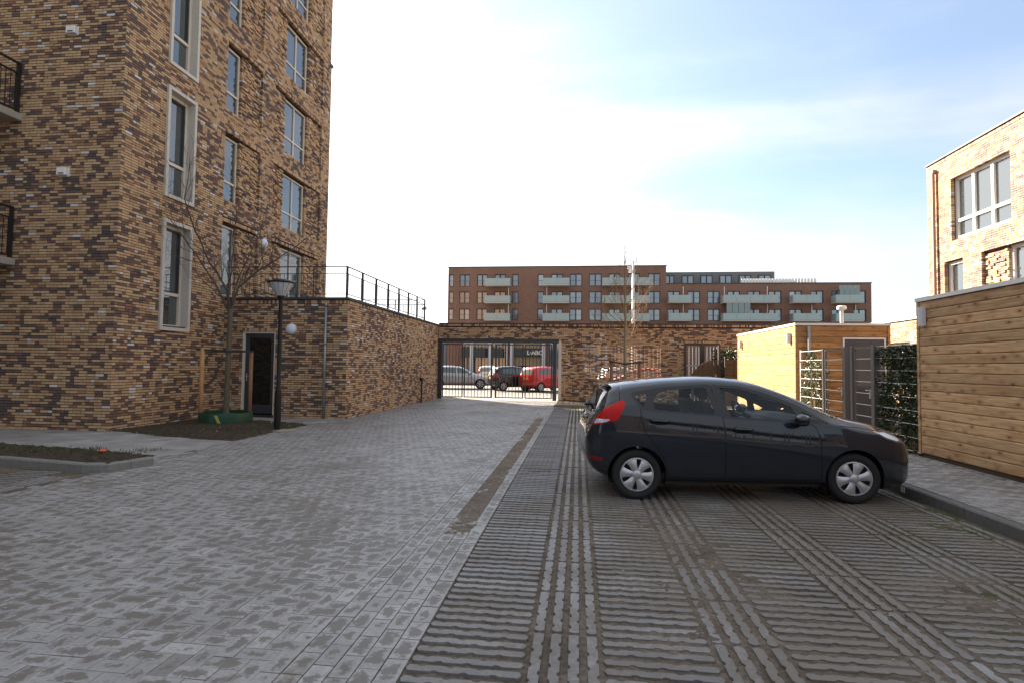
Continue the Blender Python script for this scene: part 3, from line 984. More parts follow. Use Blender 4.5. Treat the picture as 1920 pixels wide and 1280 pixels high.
# roof, hidden sides
core = MB()
core.box(-19, XT - .33, YT + .32, Y1 - .03, -.3, TOP - .05)
core.build('core', mat('tower core', (.05, .05, .05), .9), tower)
MB().box(-19, XT + .02, YT - .02, Y1 + .02, TOP - .01, TOP + .05).build('parapet_cap', m_dark, tower)
m_brickflat = mat('plain brick', (.28, .17, .09), .9, noise=.3, nscale=12)
MB().box(-19, XT - .02, Y1 - .02, Y1, -.3, TOP - .02).build('rear_wall', m_brickflat, tower)
# vents
for (x, z) in ((-11.38, 8.94), (-11.445, 5.71)):
    v = MB()
    v.box(x - .115, x + .115, YT - .10, YT - .004, z - .085, z + .085, bev=.012)
    v.box(x - .13, x + .13, YT - .012, YT - .002, z - .10, z + .10)
    vo = v.build('wall_vent', m_white, tower)
    MB().box(x - .06, x + .07, YT - .1015, YT - .098, z - .062, z - .035).build('slot', m_black, vo)
# round bulkhead light on the tower
def bulkhead(parent, c, n, r=.15):
    m_ = MB(); ax_ = 'x' if abs(n[0]) > .5 else 'y'
    s_ = n[0] if ax_ == 'x' else n[1]
    prof = [(r * 1.08, 0), (r * 1.08, .03 * s_), (r, .045 * s_), (r * .93, .075 * s_), (r * .7, .10 * s_), (r * .35, .115 * s_), (0, .118 * s_)]
    m_.lathe(prof, 28, c, ax_)
    o = m_.build('bulkhead_light', mat('opal glass', (.62, .66, .74), .3), parent, smooth=True)
    return o
bulkhead(tower, (XT + .002, 16.96, 5.34), (1, 0, 0), .14)
# balconies on the left face
for z in (3.62, 6.92):
    b = MB()
    b.box(-15.6, -12.58, YT - 1.55, YT + .02, z, z + .16, bev=.01)
    bal = b.build('balcony', mat('balcony slab', (.34, .31, .27), .8, noise=.1, nscale=8), tower)
    m_ = MB(); X1 = -12.66; Z0 = z + .22; Z1 = z + 1.32
    for yy in (YT - .06, YT - 1.5): m_.box(X1 - .03, X1 + .03, yy - .03, yy + .03, z + .14, Z1)
    m_.box(X1 - .025, X1 + .025, YT - 1.5, YT - .03, Z1 - .03, Z1 + .012)
    m_.box(X1 - .02, X1 + .02, YT - 1.5, YT - .03, Z1 - .26, Z1 - .23)
    m_.box(X1 - .02, X1 + .02, YT - 1.5, YT - .03, Z0, Z0 + .03)
    m_.box(-15.6, X1, YT - 1.53, YT - 1.48, Z1 - .03, Z1 + .012)
    m_.box(-15.6, X1, YT - 1.52, YT - 1.49, Z0, Z0 + .03)
    m_.build('railing_frame', m_rail, bal)
    for k in range(13): MB().box(X1 - .006, X1 + .006, YT - 1.42 + k * .108 - .006, YT - 1.42 + k * .108 + .006, Z0, Z1 - .24).build('baluster', m_rail, bal)
    for k in range(26): MB().box(-15.5 + k * .11 - .006, -15.5 + k * .11 + .006, YT - 1.506, YT - 1.494, Z0, Z1 - .02).build('baluster', m_rail, bal)
build_bricks(tower, [wl, wr], 300)

# ------------------------------------------------------------------ low terrace block
pod = thing('terrace_block', 'low brick block with a dark door and a railed roof terrace between tower and gate', 'building')
ZP = 3.30
pf = BrickWall((0, YP, 0), (1, 0, 0), (0, -1, 0), 2.2)
door = (-9.50, -8.50, -.1, 2.40)
pf.field(XT + .01, XP - .006, -.02, ZP - .11, [(door[0], door[1], -1, door[3] + .105)])
pf.soldiers(door[0] - .05, door[1] + .05, door[3], door[3] + .1)
pf.soldiers(XT + .01, XP - .006, ZP - .11, ZP - .008)
pf.mortar(XT + .01, XP - .01, -.3, ZP - .01, [(door[0] - .006, door[1] + .006, -.3, door[3] + .0)], thick=.24)
ps = BrickWall((XP, 0, 0), (0, 1, 0), (1, 0, 0), 6.2)
ps.field(YP + .006, YG + .1, -.02, ZP - .11)
ps.soldiers(YP + .006, YG + .1, ZP - .11, ZP - .008)
ps.mortar(YP + .01, YG + .1, -.3, ZP - .01, thick=.24)
build_bricks(pod, [pf, ps], 300)
MB().box(-12, XP - .26, YP + .26, YG + .3, -.2, ZP - .02).build('core', mat('block core', (.05, .05, .05), .9), pod)
c_ = MB()
c_.box(XT - .0, XP + .045, YP - .045, YP + .22, ZP, ZP + .065)
c_.box(XP - .22, XP + .045, YP + .22, YG + .28, ZP, ZP + .065)
c_.build('roof_edge', m_dark, pod)
# the door
dr = MB()
a0, a1, z0, z1 = -9.50, -8.50, .06, 2.40
for q in ((a0, a0 + .05, z0, z1), (a1 - .05, a1, z0, z1), (a0 + .05, a1 - .05, z1 - .05, z1)):
    dr.box(q[0], q[1], YP + .035, YP + .13, q[2], q[3])
df = dr.build('door_frame', m_frame, pod)
d2 = MB()
for q in ((a0 + .05, a0 + .17, z0 + .03, z1 - .05), (a1 - .17, a1 - .05, z0 + .03, z1 - .05), (a0 + .17, a1 - .17, z1 - .17, z1 - .05), (a0 + .17, a1 - .17, z0 + .03, z0 + .28)):
    d2.box(q[0], q[1], YP + .10, YP + .15, q[2], q[3], bev=.004)
dd = d2.build('door', mat('dark blue grey paint', (.030, .036, .045), .4), pod)
MB().box(a0 + .17, a1 - .17, YP + .12, YP + .13, z0 + .28, z1 - .17).build('pane', mat('dark door glass', (.008, .009, .010), .06), dd)
h = MB()
h.box(a0 + .095, a0 + .125, YP + .088, YP + .10, 1.00, 1.22, bev=.004)
h.tube([(a0 + .11, YP + .09, 1.14), (a0 + .11, YP + .045, 1.14), (a0 + .21, YP + .045, 1.14)], .009, 8)
h.build('handle', mat('brushed steel', (.5, .5, .5), .3, metal=.9), dd, smooth=False)
MB().box(a0, a1, YP - .06, YP + .13, .0, .055).build('threshold', m_dark, pod)
bulkhead(pod, (-8.03, YP - .002, 2.47), (0, -1, 0), .145)
# rain pipe
rp = MB()
rp.tube([(-7.0, YP - .055, 3.19), (-7.0, YP - .055, .0)], .036, 12)
for z in (2.08, 3.15): rp.tube([(-7.0, YP - .055, z - .04), (-7.0, YP - .055, z + .04)], .044, 12)
rpo = rp.build('rain_pipe', m_zinc, pod, smooth=True)
for z in (2.6, 1.4, .5): MB().tube([(-7.0, YP - .055, z - .012), (-7.0, YP - .055, z + .012)], .048, 12).build('bracket', m_zinc, rpo)
# standpipe beside the gate
sp = MB(); sp.tube([(XP + .10, 22.36, 0), (XP + .10, 22.36, .92)], .035, 10); sp.box(XP + .035, XP + .165, 22.29, 22.43, .86, 1.01, bev=.02)
o = sp.build('standpipe', m_black, label='short black standpipe with a square head against the terrace block wall near the gate', category='standpipe')
for y_, z_ in ((15.9, .36), (18.6, .34), (21.9, .36)):
    MB().box(XP - .004, XP + .012, y_, y_ + .06, z_, z_ + .05).build('wall_vent', m_black, pod)
MB().box(XP - .004, XP + .02, 23.5, 23.7, .32, .56).build('wall_hatch', m_zinc, pod)

# railing on the terrace
rl_ = thing('terrace_railing', 'dark steel railing with thin bars round the roof terrace', 'railing')
zb_, zm_, zt_ = 3.46, 4.04, 4.24
XR, YR = XP - .06, YP + .03
def rail_run(p, q, posts, nb, thick=.03):
    p = Vector(p); q = Vector(q); d = (q - p); L = d.length; u = d.normalized(); nrm = Vector((-u.y, u.x, 0))
    def bar(z, hgt, w, nm):
        m_ = MB(); vs = []
        for s_ in (p, q):
            for a in (-w, w):
                for zz_ in (z, z + hgt): vs.append(s_ + nrm * a + Vector((0, 0, zz_)))
        m_.add(vs, [(0, 1, 3, 2), (4, 6, 7, 5), (0, 4, 5, 1), (2, 3, 7, 6), (0, 2, 6, 4), (1, 5, 7, 3)])
        m_.build(nm, m_brownrail, rl_)
    bar(zt_ - .012, .024, .022, 'top_rail'); bar(zm_ - .008, .018, .012, 'rail'); bar(zb_ - .008, .018, .012, 'rail')
    for t in posts:
        c = p + u * t
        MB().box(c.x - thick, c.x + thick, c.y - .012 if abs(u.x) > .5 else c.y - thick * .6, c.y + .012 if abs(u.x) > .5 else c.y + thick * .6, ZP + .05, zt_ - .012).build('post', m_brownrail, rl_)
    n = int(L / nb)
    base = MB().box(-.005, .005, -.005, .005, zb_ + .01, zm_ - .008).mesh('baluster', m_brownrail)
    for k in range(1, n):
        c = p + u * (k * L / n)
        link('baluster', base, rl_, loc=(c.x, c.y, 0))
rail_run((XT + .03, YR, 0), (XR, YR, 0), [2.62], .115, thick=.014)
rail_run((XR, YR, 0), (XR, 23.2, 0), [0.02] + [1.155 * k for k in range(1, 8)], .115, thick=.03)
rail_run((XR, 23.2, 0), (-11.5, 23.2, 0), [.02, 1.3, 2.6, 3.9], .115, thick=.014)

# ------------------------------------------------------------------ gate wall
gw = thing('gate_wall', 'long brick garden wall with gate opening and perforated brick panel', 'wall')
ZW = 3.41
XG0, XG1 = XP, -.80
gwall = BrickWall((0, YG, 0), (1, 0, 0), (0, -1, 0), 8.8)
LAT = (.21, 3.60, 1.0, 2.5)
GO = (XG0 - .4, -.74, -1, 2.56)
PG = (4.59, 6.12, -1, 2.60)
gwall.field(XP + .01, 12.5, -.02, ZW - .11, [GO, PG, (PG[0] - .1, PG[1] + .1, 2.6, 2.72), LAT])
gwall.soldiers(PG[0] - .1, PG[1] + .1, 2.61, 2.72)
gwall.soldiers(XP + .01, 12.5, ZW - .105, ZW - .005)
gwall.mortar(XP + .01, 12.5, -.3, ZW - .01, [GO, PG, (LAT[0] - .004, LAT[1] + .004, LAT[2], LAT[3])], thick=.20)
# perforated panel: every second course shifted, gaps between the bricks
k0, k1 = int(LAT[2] / COURSE), int(LAT[3] / COURSE)
for k in range(k0, k1):
    x = LAT[0] - (.18 if k % 2 else 0)
    while x < LAT[1]:
        a, b = max(x, LAT[0]), min(x + .255, LAT[1])
        if b - a > .03:
            gwall.items.append((a, b, k * COURSE, k * COURSE + COURSE - .002, (NP.rand() - .5) * .004, pick_tone(x, k * COURSE, 3), .10))
        x += .362
build_bricks(gw, [gwall], 300)
MB().box(XP, 12.5, YG - .045, YG + .24, ZW, ZW + .035).build('coping', m_dark, gw)
MB().box(XG0 - .0, 12.5, YG + .2, YG + .204, ZW - .5, ZW - .02).build('rear_face', m_brickflat, gw)
MB().box(-.878, -.742, YG - .05, YG + .21, -.1, 2.66, bev=.008).build('jamb', m_concrete, gw)
MB().box(XP + .0, -.86, YG - .06, YG + .05, 2.57, 2.74).build('lintel', m_dark, gw)

# driveway gate: four folding leaves of bars between posts
gt = thing('driveway_gate', 'closed black steel bar gate of four folding leaves', 'gate')
for x0, x1 in ((-6.36, -6.20), (-1.13, -.95)):
    MB().box(x0, x1, YG - .10, YG + .04, .0, 2.57).build('post', m_dark, gt)
for x0, x1 in ((-6.18, -5.22), (-5.17, -3.86), (-3.74, -2.45), (-2.38, -1.16)):
    m_ = MB(); z0, z1 = .07, 2.50
    wv = .035
    m_.box(x0, x0 + wv * (2.2 if x0 in (-3.74,) else 1.4), YG - .03, YG + .01, z0, z1)
    m_.box(x1 - wv * (2.2 if x1 == -3.86 else 1.4), x1, YG - .03, YG + .01, z0, z1)
    m_.box(x0, x1, YG - .028, YG + .008, z0, z0 + .045); m_.box(x0, x1, YG - .028, YG + .008, z1 - .05, z1)
    lf = m_.build('leaf', m_dark, gt)
    n = round((x1 - x0 - .1) / .155)
    for k in range(1, n):
        x = x0 + .05 + (x1 - x0 - .1) * k / n
        MB().box(x - .0125, x + .0125, YG - .025, YG, z0 + .045, z1 - .05).build('bar', m_dark, lf)
MB().box(-3.80, -3.76, YG - .05, YG + .02, 1.0, 1.2).build('lock', m_dark, gt)

# pedestrian gate
pg = thing('pedestrian_gate', 'narrow steel bar gate in the brick wall right of the perforated panel', 'gate')
m_ = MB()
for x0, x1 in ((4.59, 4.70), (5.24, 5.46), (6.00, 6.12)): m_.box(x0, x1, YG - .02, YG + .10, 0, 2.6)
m_.box(4.70, 5.24, YG - .02, YG + .10, 2.5, 2.6); m_.box(5.46, 6.0, YG - .02, YG + .10, 2.5, 2.6)
m_.build('frame', mat('dark brown metal', (.035, .026, .022), .5), pg)
m_galv = mat('galvanised steel', (.42, .43, .44), .45, metal=.4)
for x in (4.82, 4.97, 5.12, 5.58, 5.72, 5.86): MB().box(x - .011, x + .011, YG + .0, YG + .022, .1, 2.5).build('bar', m_galv, pg)
for z in (1.62, .9): MB().box(4.70, 5.24, YG + .0, YG + .02, z, z + .05).build('rail', m_galv, pg)
for z in (1.62,): MB().box(5.46, 6.0, YG + .0, YG + .02, z, z + .05).build('rail', m_galv, pg)

# arched timber gate standing open in front of the pedestrian gate
ag = thing('timber_gate_leaf', 'dark brown board gate leaf with an arched top near the brick wall', 'gate leaf')
m_dkwood = mat('dark stained wood', (.040, .026, .018), .7, noise=.25, nscale=25)
for k in range(7):
    x0 = 4.42 + k * .148
    def top(x): return 1.87 - .75 * max(0, (5.35 - x) / 1.0) ** 2.2
    m_ = MB().prism([(x0, .1), (x0 + .138, .1), (x0 + .138, top(x0 + .138)), (x0, top(x0))], 23.0, 23.03, 'xz')
    m_.build('board', m_dkwood, ag)
MB().box(4.45, 5.45, 23.032, 23.07, .5, .58).build('rail', m_dkwood, ag)
m_ = MB().box(5.47, 5.56, 22.96, 23.06, 0, 2.43); m_.build('post', m_dkwood, ag)
MB().box(5.36, 5.39, 22.95, 23.0, 1.1, 1.3, bev=.004).build('handle', m_galv, ag)

# low fence and dark hedge between gate and shed
lf = thing('garden_fence', 'low dark board fence beside the arched gate leaf', 'fence')
for k in range(3): MB().box(5.62 + k * .37, 5.66 + k * .37, 22.6, 22.66, 0, 2.0 - .06 * (k % 2)).build('post', m_dkwood, lf)
for k in range(9): MB().box(5.64, 6.42, 22.63, 22.65, .1 + .2 * k, .28 + .2 * k).build('board', m_dkwood, lf)

# ------------------------------------------------------------------ timber sheds
def wood(name, base, dark, gscale=1.0):
    m = bpy.data.materials.new(name); m.use_nodes = True
    t = m.node_tree; b = t.nodes['Principled BSDF']; b.inputs['Roughness'].default_value = .72; b.inputs['Specular IOR Level'].default_value = .3
    N, Lk = t.nodes.new, t.links.new
    geo = N('ShaderNodeNewGeometry'); oi = N('ShaderNodeObjectInfo')
    off = N('ShaderNodeCombineXYZ'); sc_ = N('ShaderNodeMath'); sc_.operation = 'MULTIPLY'; sc_.inputs[1].default_value = 40
    Lk(oi.outputs['Random'], sc_.inputs[0]); Lk(sc_.outputs[0], off.inputs[0]); Lk(sc_.outputs[0], off.inputs[1])
    ad = N('ShaderNodeVectorMath'); ad.operation = 'ADD'; Lk(geo.outputs['Position'], ad.inputs[0]); Lk(off.outputs[0], ad.inputs[1])
    def mp(s):
        q = N('ShaderNodeMapping'); q.inputs['Scale'].default_value = s; Lk(ad.outputs[0], q.inputs[0]); return q.outputs[0]
    gn = N('ShaderNodeTexNoise'); gn.inputs['Scale'].default_value = 1; gn.inputs['Detail'].default_value = 6; gn.inputs['Distortion'].default_value = .6
    Lk(mp((2.2, 2.2, 42)), gn.inputs['Vector'])
    g2 = N('ShaderNodeTexNoise'); g2.inputs['Scale'].default_value = 1; g2.inputs['Detail'].default_value = 3
    Lk(mp((1.3, 1.3, 5)), g2.inputs['Vector'])
    vo = N('ShaderNodeTexVoronoi'); vo.feature = 'F1'; vo.inputs['Scale'].default_value = 1; vo.inputs['Randomness'].default_value = 1
    Lk(mp((4.2, 4.2, 9.0)), vo.inputs['Vector'])
    def mr(s, a, b_, c=0, d=1):
        q = N('ShaderNodeMapRange'); q.interpolation_type = 'SMOOTHSTEP'
        for nm, v in (('From Min', a), ('From Max', b_), ('To Min', c), ('To Max', d)): q.inputs[nm].default_value = v
        Lk(s, q.inputs['Value']); return q.outputs[0]
    knot = mr(vo.outputs['Distance'], .20, .085)
    halo = mr(vo.outputs['Distance'], .48, .12, 0, .45)
    c1 = N('ShaderNodeMixRGB'); c1.inputs[1].default_value = (*[v * .80 for v in base], 1); c1.inputs[2].default_value = (*[v * 1.2 for v in base], 1)
    Lk(mr(gn.outputs['Fac'], .3, .7), c1.inputs[0])
    c2 = N('ShaderNodeMixRGB'); c2.blend_type = 'MULTIPLY'; c2.inputs[2].default_value = (.80, .70, .58, 1)
    Lk(mr(g2.outputs['Fac'], .45, .72, 0, .8), c2.inputs[0]); Lk(c1.outputs[0], c2.inputs[1])
    c3 = N('ShaderNodeMixRGB'); c3.inputs[2].default_value = (*dark, 1)
    mxk = N('ShaderNodeMath'); mxk.operation = 'MAXIMUM'; Lk(knot, mxk.inputs[0]); Lk(halo, mxk.inputs[1])
    Lk(mxk.outputs[0], c3.inputs[0]); Lk(c2.outputs[0], c3.inputs[1])
    # each board slightly lighter or darker
    sv = N('ShaderNodeVectorMath'); sv.operation = 'SCALE'; Lk(c3.outputs[0], sv.inputs[0]); Lk(mr(oi.outputs['Random'], 0, 1, .86, 1.12), sv.inputs['Scale'])
    Lk(sv.outputs[0], b.inputs['Base Color'])
    bp = N('ShaderNodeBump'); bp.inputs['Distance'].default_value = .002; Lk(gn.outputs['Fac'], bp.inputs['Height']); Lk(bp.outputs[0], b.inputs['Normal'])
    return m
m_pine = wood('pine cladding', (.50, .315, .165), (.19, .075, .030))
m_cedar = wood('fresh larch cladding', (.45, .235, .092), (.25, .10, .03))
def board_prof(h):
    return [(0, .004), (.016, .0), (.021, .006), (.022, .018), (.022, h - .028), (.019, h - .014), (.010, h - .005), (0, h - .005)]
def cladding(parent, P0, U, N_, L, z0, z1, n, material, pieces=1, holes=()):
    """horizontal boards on a plane; holes in (a0,a1,z0,z1)."""
    U = Vector(U); N_ = Vector(N_); P0 = Vector(P0); h = (z1 - z0) / n
    for k in range(n):
        zc = z0 + h * k
        segs = [(0, L)]
        for hh in holes:
            if hh[2] < zc + h * .5 < hh[3]:
                segs = [s_ for a, b in segs for s_ in ((a, min(b, hh[0])), (max(a, hh[1]), b)) if s_[1] - s_[0] > .03]
        for a, b in segs:
            pr_ = board_prof(h); m_ = MB(); jit = (NP.rand() - .5) * .003
            vs = [P0 + U * a + N_ * (d + jit) + Vector((0, 0, zc + z)) for d, z in pr_] + [P0 + U * b + N_ * (d + jit) + Vector((0, 0, zc + z)) for d, z in pr_]
            nn = len(pr_)
            m_.add(vs, [tuple(range(nn - 1, -1, -1)), tuple(range(nn, 2 * nn))] + [(i, (i + 1) % nn, nn + (i + 1) % nn, nn + i) for i in range(nn)])
            m_.build('board', material, parent)
def wall_lamp(parent, c, hgt=.27):
    x, y, z = c
    m_ = MB()
    n = 10; pts = []
    for k in range(n + 1):
        t = -math.pi / 2 + math.pi * k / n
        pts.append((-.045 - .055 * math.cos(t), .05 * math.sin(t)))
    poly = [(x + p, y + q) for p, q in pts] + [(x - .005, y + .05), (x - .005, y - .05)][::1]
    m_.prism(poly, z - hgt / 2, z + hgt / 2)
    o = m_.build('wall_lamp', mat('white lamp body', (.70, .70, .74), .35), parent)
    smooth_by_angle(o)
ZC = 2.69
def shed(name, label, y0, y1, x1, material, nleft, front=None):
    s_ = thing(name, label, 'shed', (XS, y0, 0))
    bpy.context.view_layer.update()
    o0 = Vector((XS, y0, 0))
    D = y1 - y0
    MB().box(.012, x1 - XS - .01, .012, D - .01, .10, ZC - .02).build('frame_box', mat('dark wood backing', (.06, .035, .02), .9), s_)
    MB().box(.03, x1 - XS - .03, .03, D - .03, -.05, .14).build('plinth', m_concrete, s_)
    cladding(s_, (0.012, 0.05, 0), (0, 1, 0), (-1, 0, 0), D - .1, .17, ZC, nleft, material)
    dholes = [(front[0] - XS, front[1] - XS, 0, front[2])] if front else []
    cladding(s_, (.05, .012, 0), (1, 0, 0), (0, -1, 0), x1 - XS - .1, .17, ZC, nleft, material, holes=dholes)
    cladding(s_, (0.05, D - .012, 0), (1, 0, 0), (0, 1, 0), x1 - XS - .1, .17, ZC, nleft, material)
    for (ax_, ay_) in ((-.022, -.022), (-.022, D - .04), (x1 - XS - .045, -.022)):
        MB().box(ax_, ax_ + .065, ay_, ay_ + .062, .15, ZC - .002, bev=.004).build('corner_post', material, s_)
    c = MB()
    c.box(-.035, x1 - XS + .03, -.035, .0, ZC, ZC + .062); c.box(-.035, 0, 0, D, ZC, ZC + .062)
    c.box(-.035, x1 - XS + .03, D, D + .035, ZC, ZC + .062); c.box(x1 - XS, x1 - XS + .03, 0, D, ZC, ZC + .062)
    c.build('roof_trim', m_white, s_)
    MB().box(0, x1 - XS, 0, D, ZC - .01, ZC + .03).build('roof', mat('roofing felt', (.05, .05, .05), .9, noise=.2, nscale=10), s_)
    return s_
s1 = shed('timber_shed', 'large pine clad shed at the right edge with knotty boards and white roof trim', 3.6, 10.31, 8.6, m_pine, 17)
wall_lamp(s1, (-.012, 6.52, 2.43), .31)
s2 = shed('timber_shed', 'brightly sunlit larch shed with a dark door behind the wire fence', 15.75, 21.2, 8.06, m_cedar, 17, front=(6.88, 7.98, 2.40))
wall_lamp(s2, (-.012, .36, 2.37)); wall_lamp(s2, (-.012, 4.95, 2.37))
# door of the second shed
d_ = MB(); a0, a1 = 6.90 - XS, 7.96 - XS
for q in ((a0, a0 + .045, .12, 2.38), (a1 - .045, a1, .12, 2.38), (a0 + .045, a1 - .045, 2.335, 2.38)): d_.box(q[0], q[1], -.035, .03, q[2], q[3])
d_.build('door_frame', m_white, s2)
d_ = MB().box(a0 + .045, a1 - .045, -.02, .005, .12, 2.335)
for q in ((a0 + .06, a0 + .16, .14, 2.32), (a1 - .16, a1 - .06, .14, 2.32), (a0 + .16, a1 - .16, 2.2, 2.32), (a0 + .16, a1 - .16, .14, .30), (a0 + .16, a1 - .16, 1.02, 1.12)): d_.box(q[0], q[1], -.032, -.02, q[2], q[3])
do = d_.build('door', mat('grey door paint', (.055, .057, .062), .5), s2)
MB().box(a0 + .16, a1 - .16, -.026, -.022, 1.12, 2.2).build('pane', mat('grey door glass', (.06, .065, .07), .08, ior=1.8), do)
MB().box(a1 - .13, a1 - .09, -.07, -.03, 1.05, 1.2, bev=.005).build('handle', m_galv, do)
p_ = MB().tube([(.30, -.075, 2.66), (.30, -.075, .15)], .04, 12); p_.build('rain_pipe', m_zinc, s2, smooth=True)
# flue on the shed roof
fl = MB(); X_, Y_ = 7.88, 18.0
fl.tube([(X_, Y_, ZC), (X_, Y_, 3.36)], .048, 14)
fl.lathe([(.048, 3.30), (.13, 3.34), (.135, 3.42), (.10, 3.45), (0, 3.46)], 18, (X_, Y_, 0))
fo = fl.build('flue_pipe', m_white, s2); fo.location = (-XS, -15.75, 0); smooth_by_angle(fo)

# ------------------------------------------------------------------ wire fence with gates between the sheds
m_post = mat('taupe steel post', (.115, .10, .095), .5)
m_wire = mat('galvanised wire', (.50, .50, .50), .4, metal=.5)
fence = thing('wire_fence', 'steel post and wire fence with two wire gates between the sheds', 'fence')
ZF = 2.0
for y, w in ((15.42, .02), (14.04, .035), (12.95, .035), (12.62, .045), (11.74, .05)):
    MB().box(XS - w, XS + w, y - w, y + w, .1, ZF + .03).build('post', m_post if y < 15 else m_galv, fence)
def wires(y0, y1, n=9, parent=None):
    for k in range(n):
        z = .16 + (ZF - .17) * k / (n - 1)
        MB().tube([(XS - .01, y0, z), (XS - .01, y1, z)], .006, 6).build('wire', m_wire, parent)
wires(15.42, 14.07, parent=fence); wires(11.69, 10.34, parent=fence)
for k in range(9):
    for (y0, y1) in ((14.07, 15.42), (10.34, 11.69)):
        pass
def wire_gate(y0, y1):
    m_ = MB(); w = .018
    m_.box(XS - w, XS + w, y0, y0 + .04, .16, ZF); m_.box(XS - w, XS + w, y1 - .04, y1, .16, ZF)
    m_.box(XS - w, XS + w, y0 + .04, y1 - .04, ZF - .04, ZF); m_.box(XS - w, XS + w, y0 + .04, y1 - .04, .16, .20)
    gt_ = m_.build('gate', m_post, fence)
    wires(y0 + .02, y1 - .02, 9, gt_)
    h_ = MB().box(XS - .05, XS - .02, y0 + .0, y0 + .05, .98, 1.16, bev=.005)
    h_.tube([(XS - .045, y0 + .02, 1.14), (XS - .075, y0 + .02, 1.14), (XS - .075, y0 + .13, 1.14)], .009, 8)
    h_.build('handle', m_galv, gt_)
wire_gate(13.02, 13.97); wire_gate(11.83, 12.54)
# hedges growing on the wires
def leaf_mass(name, label, box_, n, size, mats_, seed, dens=None, stems=0, cat='hedge', group=None, loc=None):
    rs = np.random.RandomState(seed)
    x0, x1, y0, y1, z0, z1 = box_
    root = thing(name, label, cat, ((x0 + x1) / 2, (y0 + y1) / 2, 0), group=group)
    cx, cy = (x0 + x1) / 2, (y0 + y1) / 2
    for mi, m in enumerate(mats_):
        vs = []; k = 0
        while k < n // len(mats_):
            p = rs.rand(3)
            x, y, z = x0 + (x1 - x0) * p[0], y0 + (y1 - y0) * p[1], z0 + (z1 - z0) * p[2]
            from mathutils import noise as mn
            d = mn.noise(Vector((x * 2.3, y * 2.6, z * 2.2 + seed))) + .35 * mn.noise(Vector((x * 7, y * 7, z * 7)))
            lim = -.22 + (dens(p) if dens else 0)
            k += 1
            if d < lim: continue
            a = Vector(rs.randn(3)).normalized(); b = a.cross(Vector(rs.randn(3))).normalized()
            s_ = size * (.6 + rs.rand() * .8); c = Vector((x - cx, y - cy, z))
            # a folded leaf: two triangles
            vs += [c - a * s_, c + b * s_ * .45, c + a * s_, c - b * s_ * .45 + a.cross(b) * s_ * .25]
        fs = np.arange(len(vs)).reshape(-1, 4)
        link('leaves', fast_mesh('leaves', [tuple(v) for v in vs], fs, m), root, kind='stuff')
    if stems:
        m_ = MB()
        for k in range(stems):
            y = (rs.rand() - .5) * (y1 - y0) * .9; x = (rs.rand() - .5) * (x1 - x0) * .5; pts = [(x, y, 0)]
            h = z1 * (.85 + .2 * rs.rand())
            for q in range(6):
                x += (rs.rand() - .5) * .08; y += (rs.rand() - .5) * .12; pts.append((x, y, h * (q + 1) / 6))
            m_.tube(pts, [.014, .012, .010, .009, .007, .005, .003], 5)
        m_.build('stems', mat('stem', (.14, .11, .05), .8), root, kind='stuff')
    return root
m_leafd = mat('dark ivy leaf', (.022, .036, .012), .45, noise=.3, nscale=9)
m_leafm = mat('ivy leaf', (.05, .075, .022), .45, noise=.3, nscale=9)
m_leafy = mat('yellow green leaf', (.13, .14, .045), .5, noise=.3, nscale=9)
leaf_mass('climbing_hedge', 'dark dense ivy hedge on the wires beside the large pine shed', (XS - .03, XS + .17, 10.34, 11.68, .1, 1.98), 9000, .034, (m_leafd, m_leafd, m_leafm), 3, dens=lambda p: -.35 + .28 * p[2] + .1 * abs(p[1] - .5), stems=12, group='hedges on the wire fence')
leaf_mass('climbing_hedge', 'pale yellowish climbing hedge on the wires beside the sunlit larch shed', (XS - .03, XS + .15, 14.1, 15.4, .1, 1.95), 4200, .030, (m_leafm, m_leafy, m_leafm), 8, dens=lambda p: -.02 + .16 * p[2], stems=26, group='hedges on the wire fence')
leaf_mass('dark_hedge', 'tall dark hedge in the corner behind the larch shed', (5.6, 6.6, 23.2, 24.9, 0, 2.3), 5000, .06, (m_leafd, m_leafm), 13, dens=lambda p: -.3, stems=6)
# garden ground behind the fence
MB().box(5.8, 11, 10.35, 15.7, .10, .104).build('garden_ground', m_soil, kind='structure')

# ------------------------------------------------------------------ brick row house on the right
XH = 11.0
hs = thing('row_house', 'sunlit three storey brick house with a flat roof behind the pine shed', 'house')
hw = BrickWall((XH, 0, 0), (0, 1, 0), (-1, 0, 0), 9.7)
# U must run so that U x Z = N is irrelevant here; a runs along +Y
YH1, YH0, ZH = 19.17, 10.6, 8.0
BW = (15.70, 18.04, 5.40, 7.26)
L1 = (17.56, 18.40, 2.2, 4.80); L2 = (14.4, 16.82, 2.2, 4.80); L2w = (14.55, 15.97, 2.3, 4.80)
Rw = (12.2, 14.2, 5.4, 7.26)
hh = [BW, L1, L2, Rw]
hw.field(YH0, YH1, 1.2, ZH - .11, hh)
hw.soldiers(YH0, YH1, ZH - .11, ZH - .008)
hw.mortar(YH0, YH1, 0, ZH - .01, [(h[0] - .008, h[1] + .008, h[2] - .008, h[3] + .008) for h in hh], thick=.25)
hw.field(L2[0], L2[1], L2[2], L2[3], [L2w], back=.10, relief=.03, depth=.12)
hw.mortar(L2[0] - .03, L2[1] + .03, L2[2] - .03, L2[3] + .03, [(L2w[0] - .01, L2w[1] + .01, L2w[2] - .01, L2w[3] + .01)], back=.10, thick=.2)
m_brick2 = mat('pale buff brick', ramp=[(p, tuple(min(.75, v * (1.9 if p < .45 else 1.22)) for v in c_)) for p, c_ in BRICK_RAMP], rough=.85, noise=.15, nscale=55, bump=.0015, bscale=220, spec=.3)
m_mort2 = mat('tan mortar', (.14, .10, .07), .95)
build_bricks(hs, [hw], 300, matb=m_brick2, name='house_brick', mort=m_mort2)
m_wframe = mat('white window frame', (.80, .78, .75), .4)
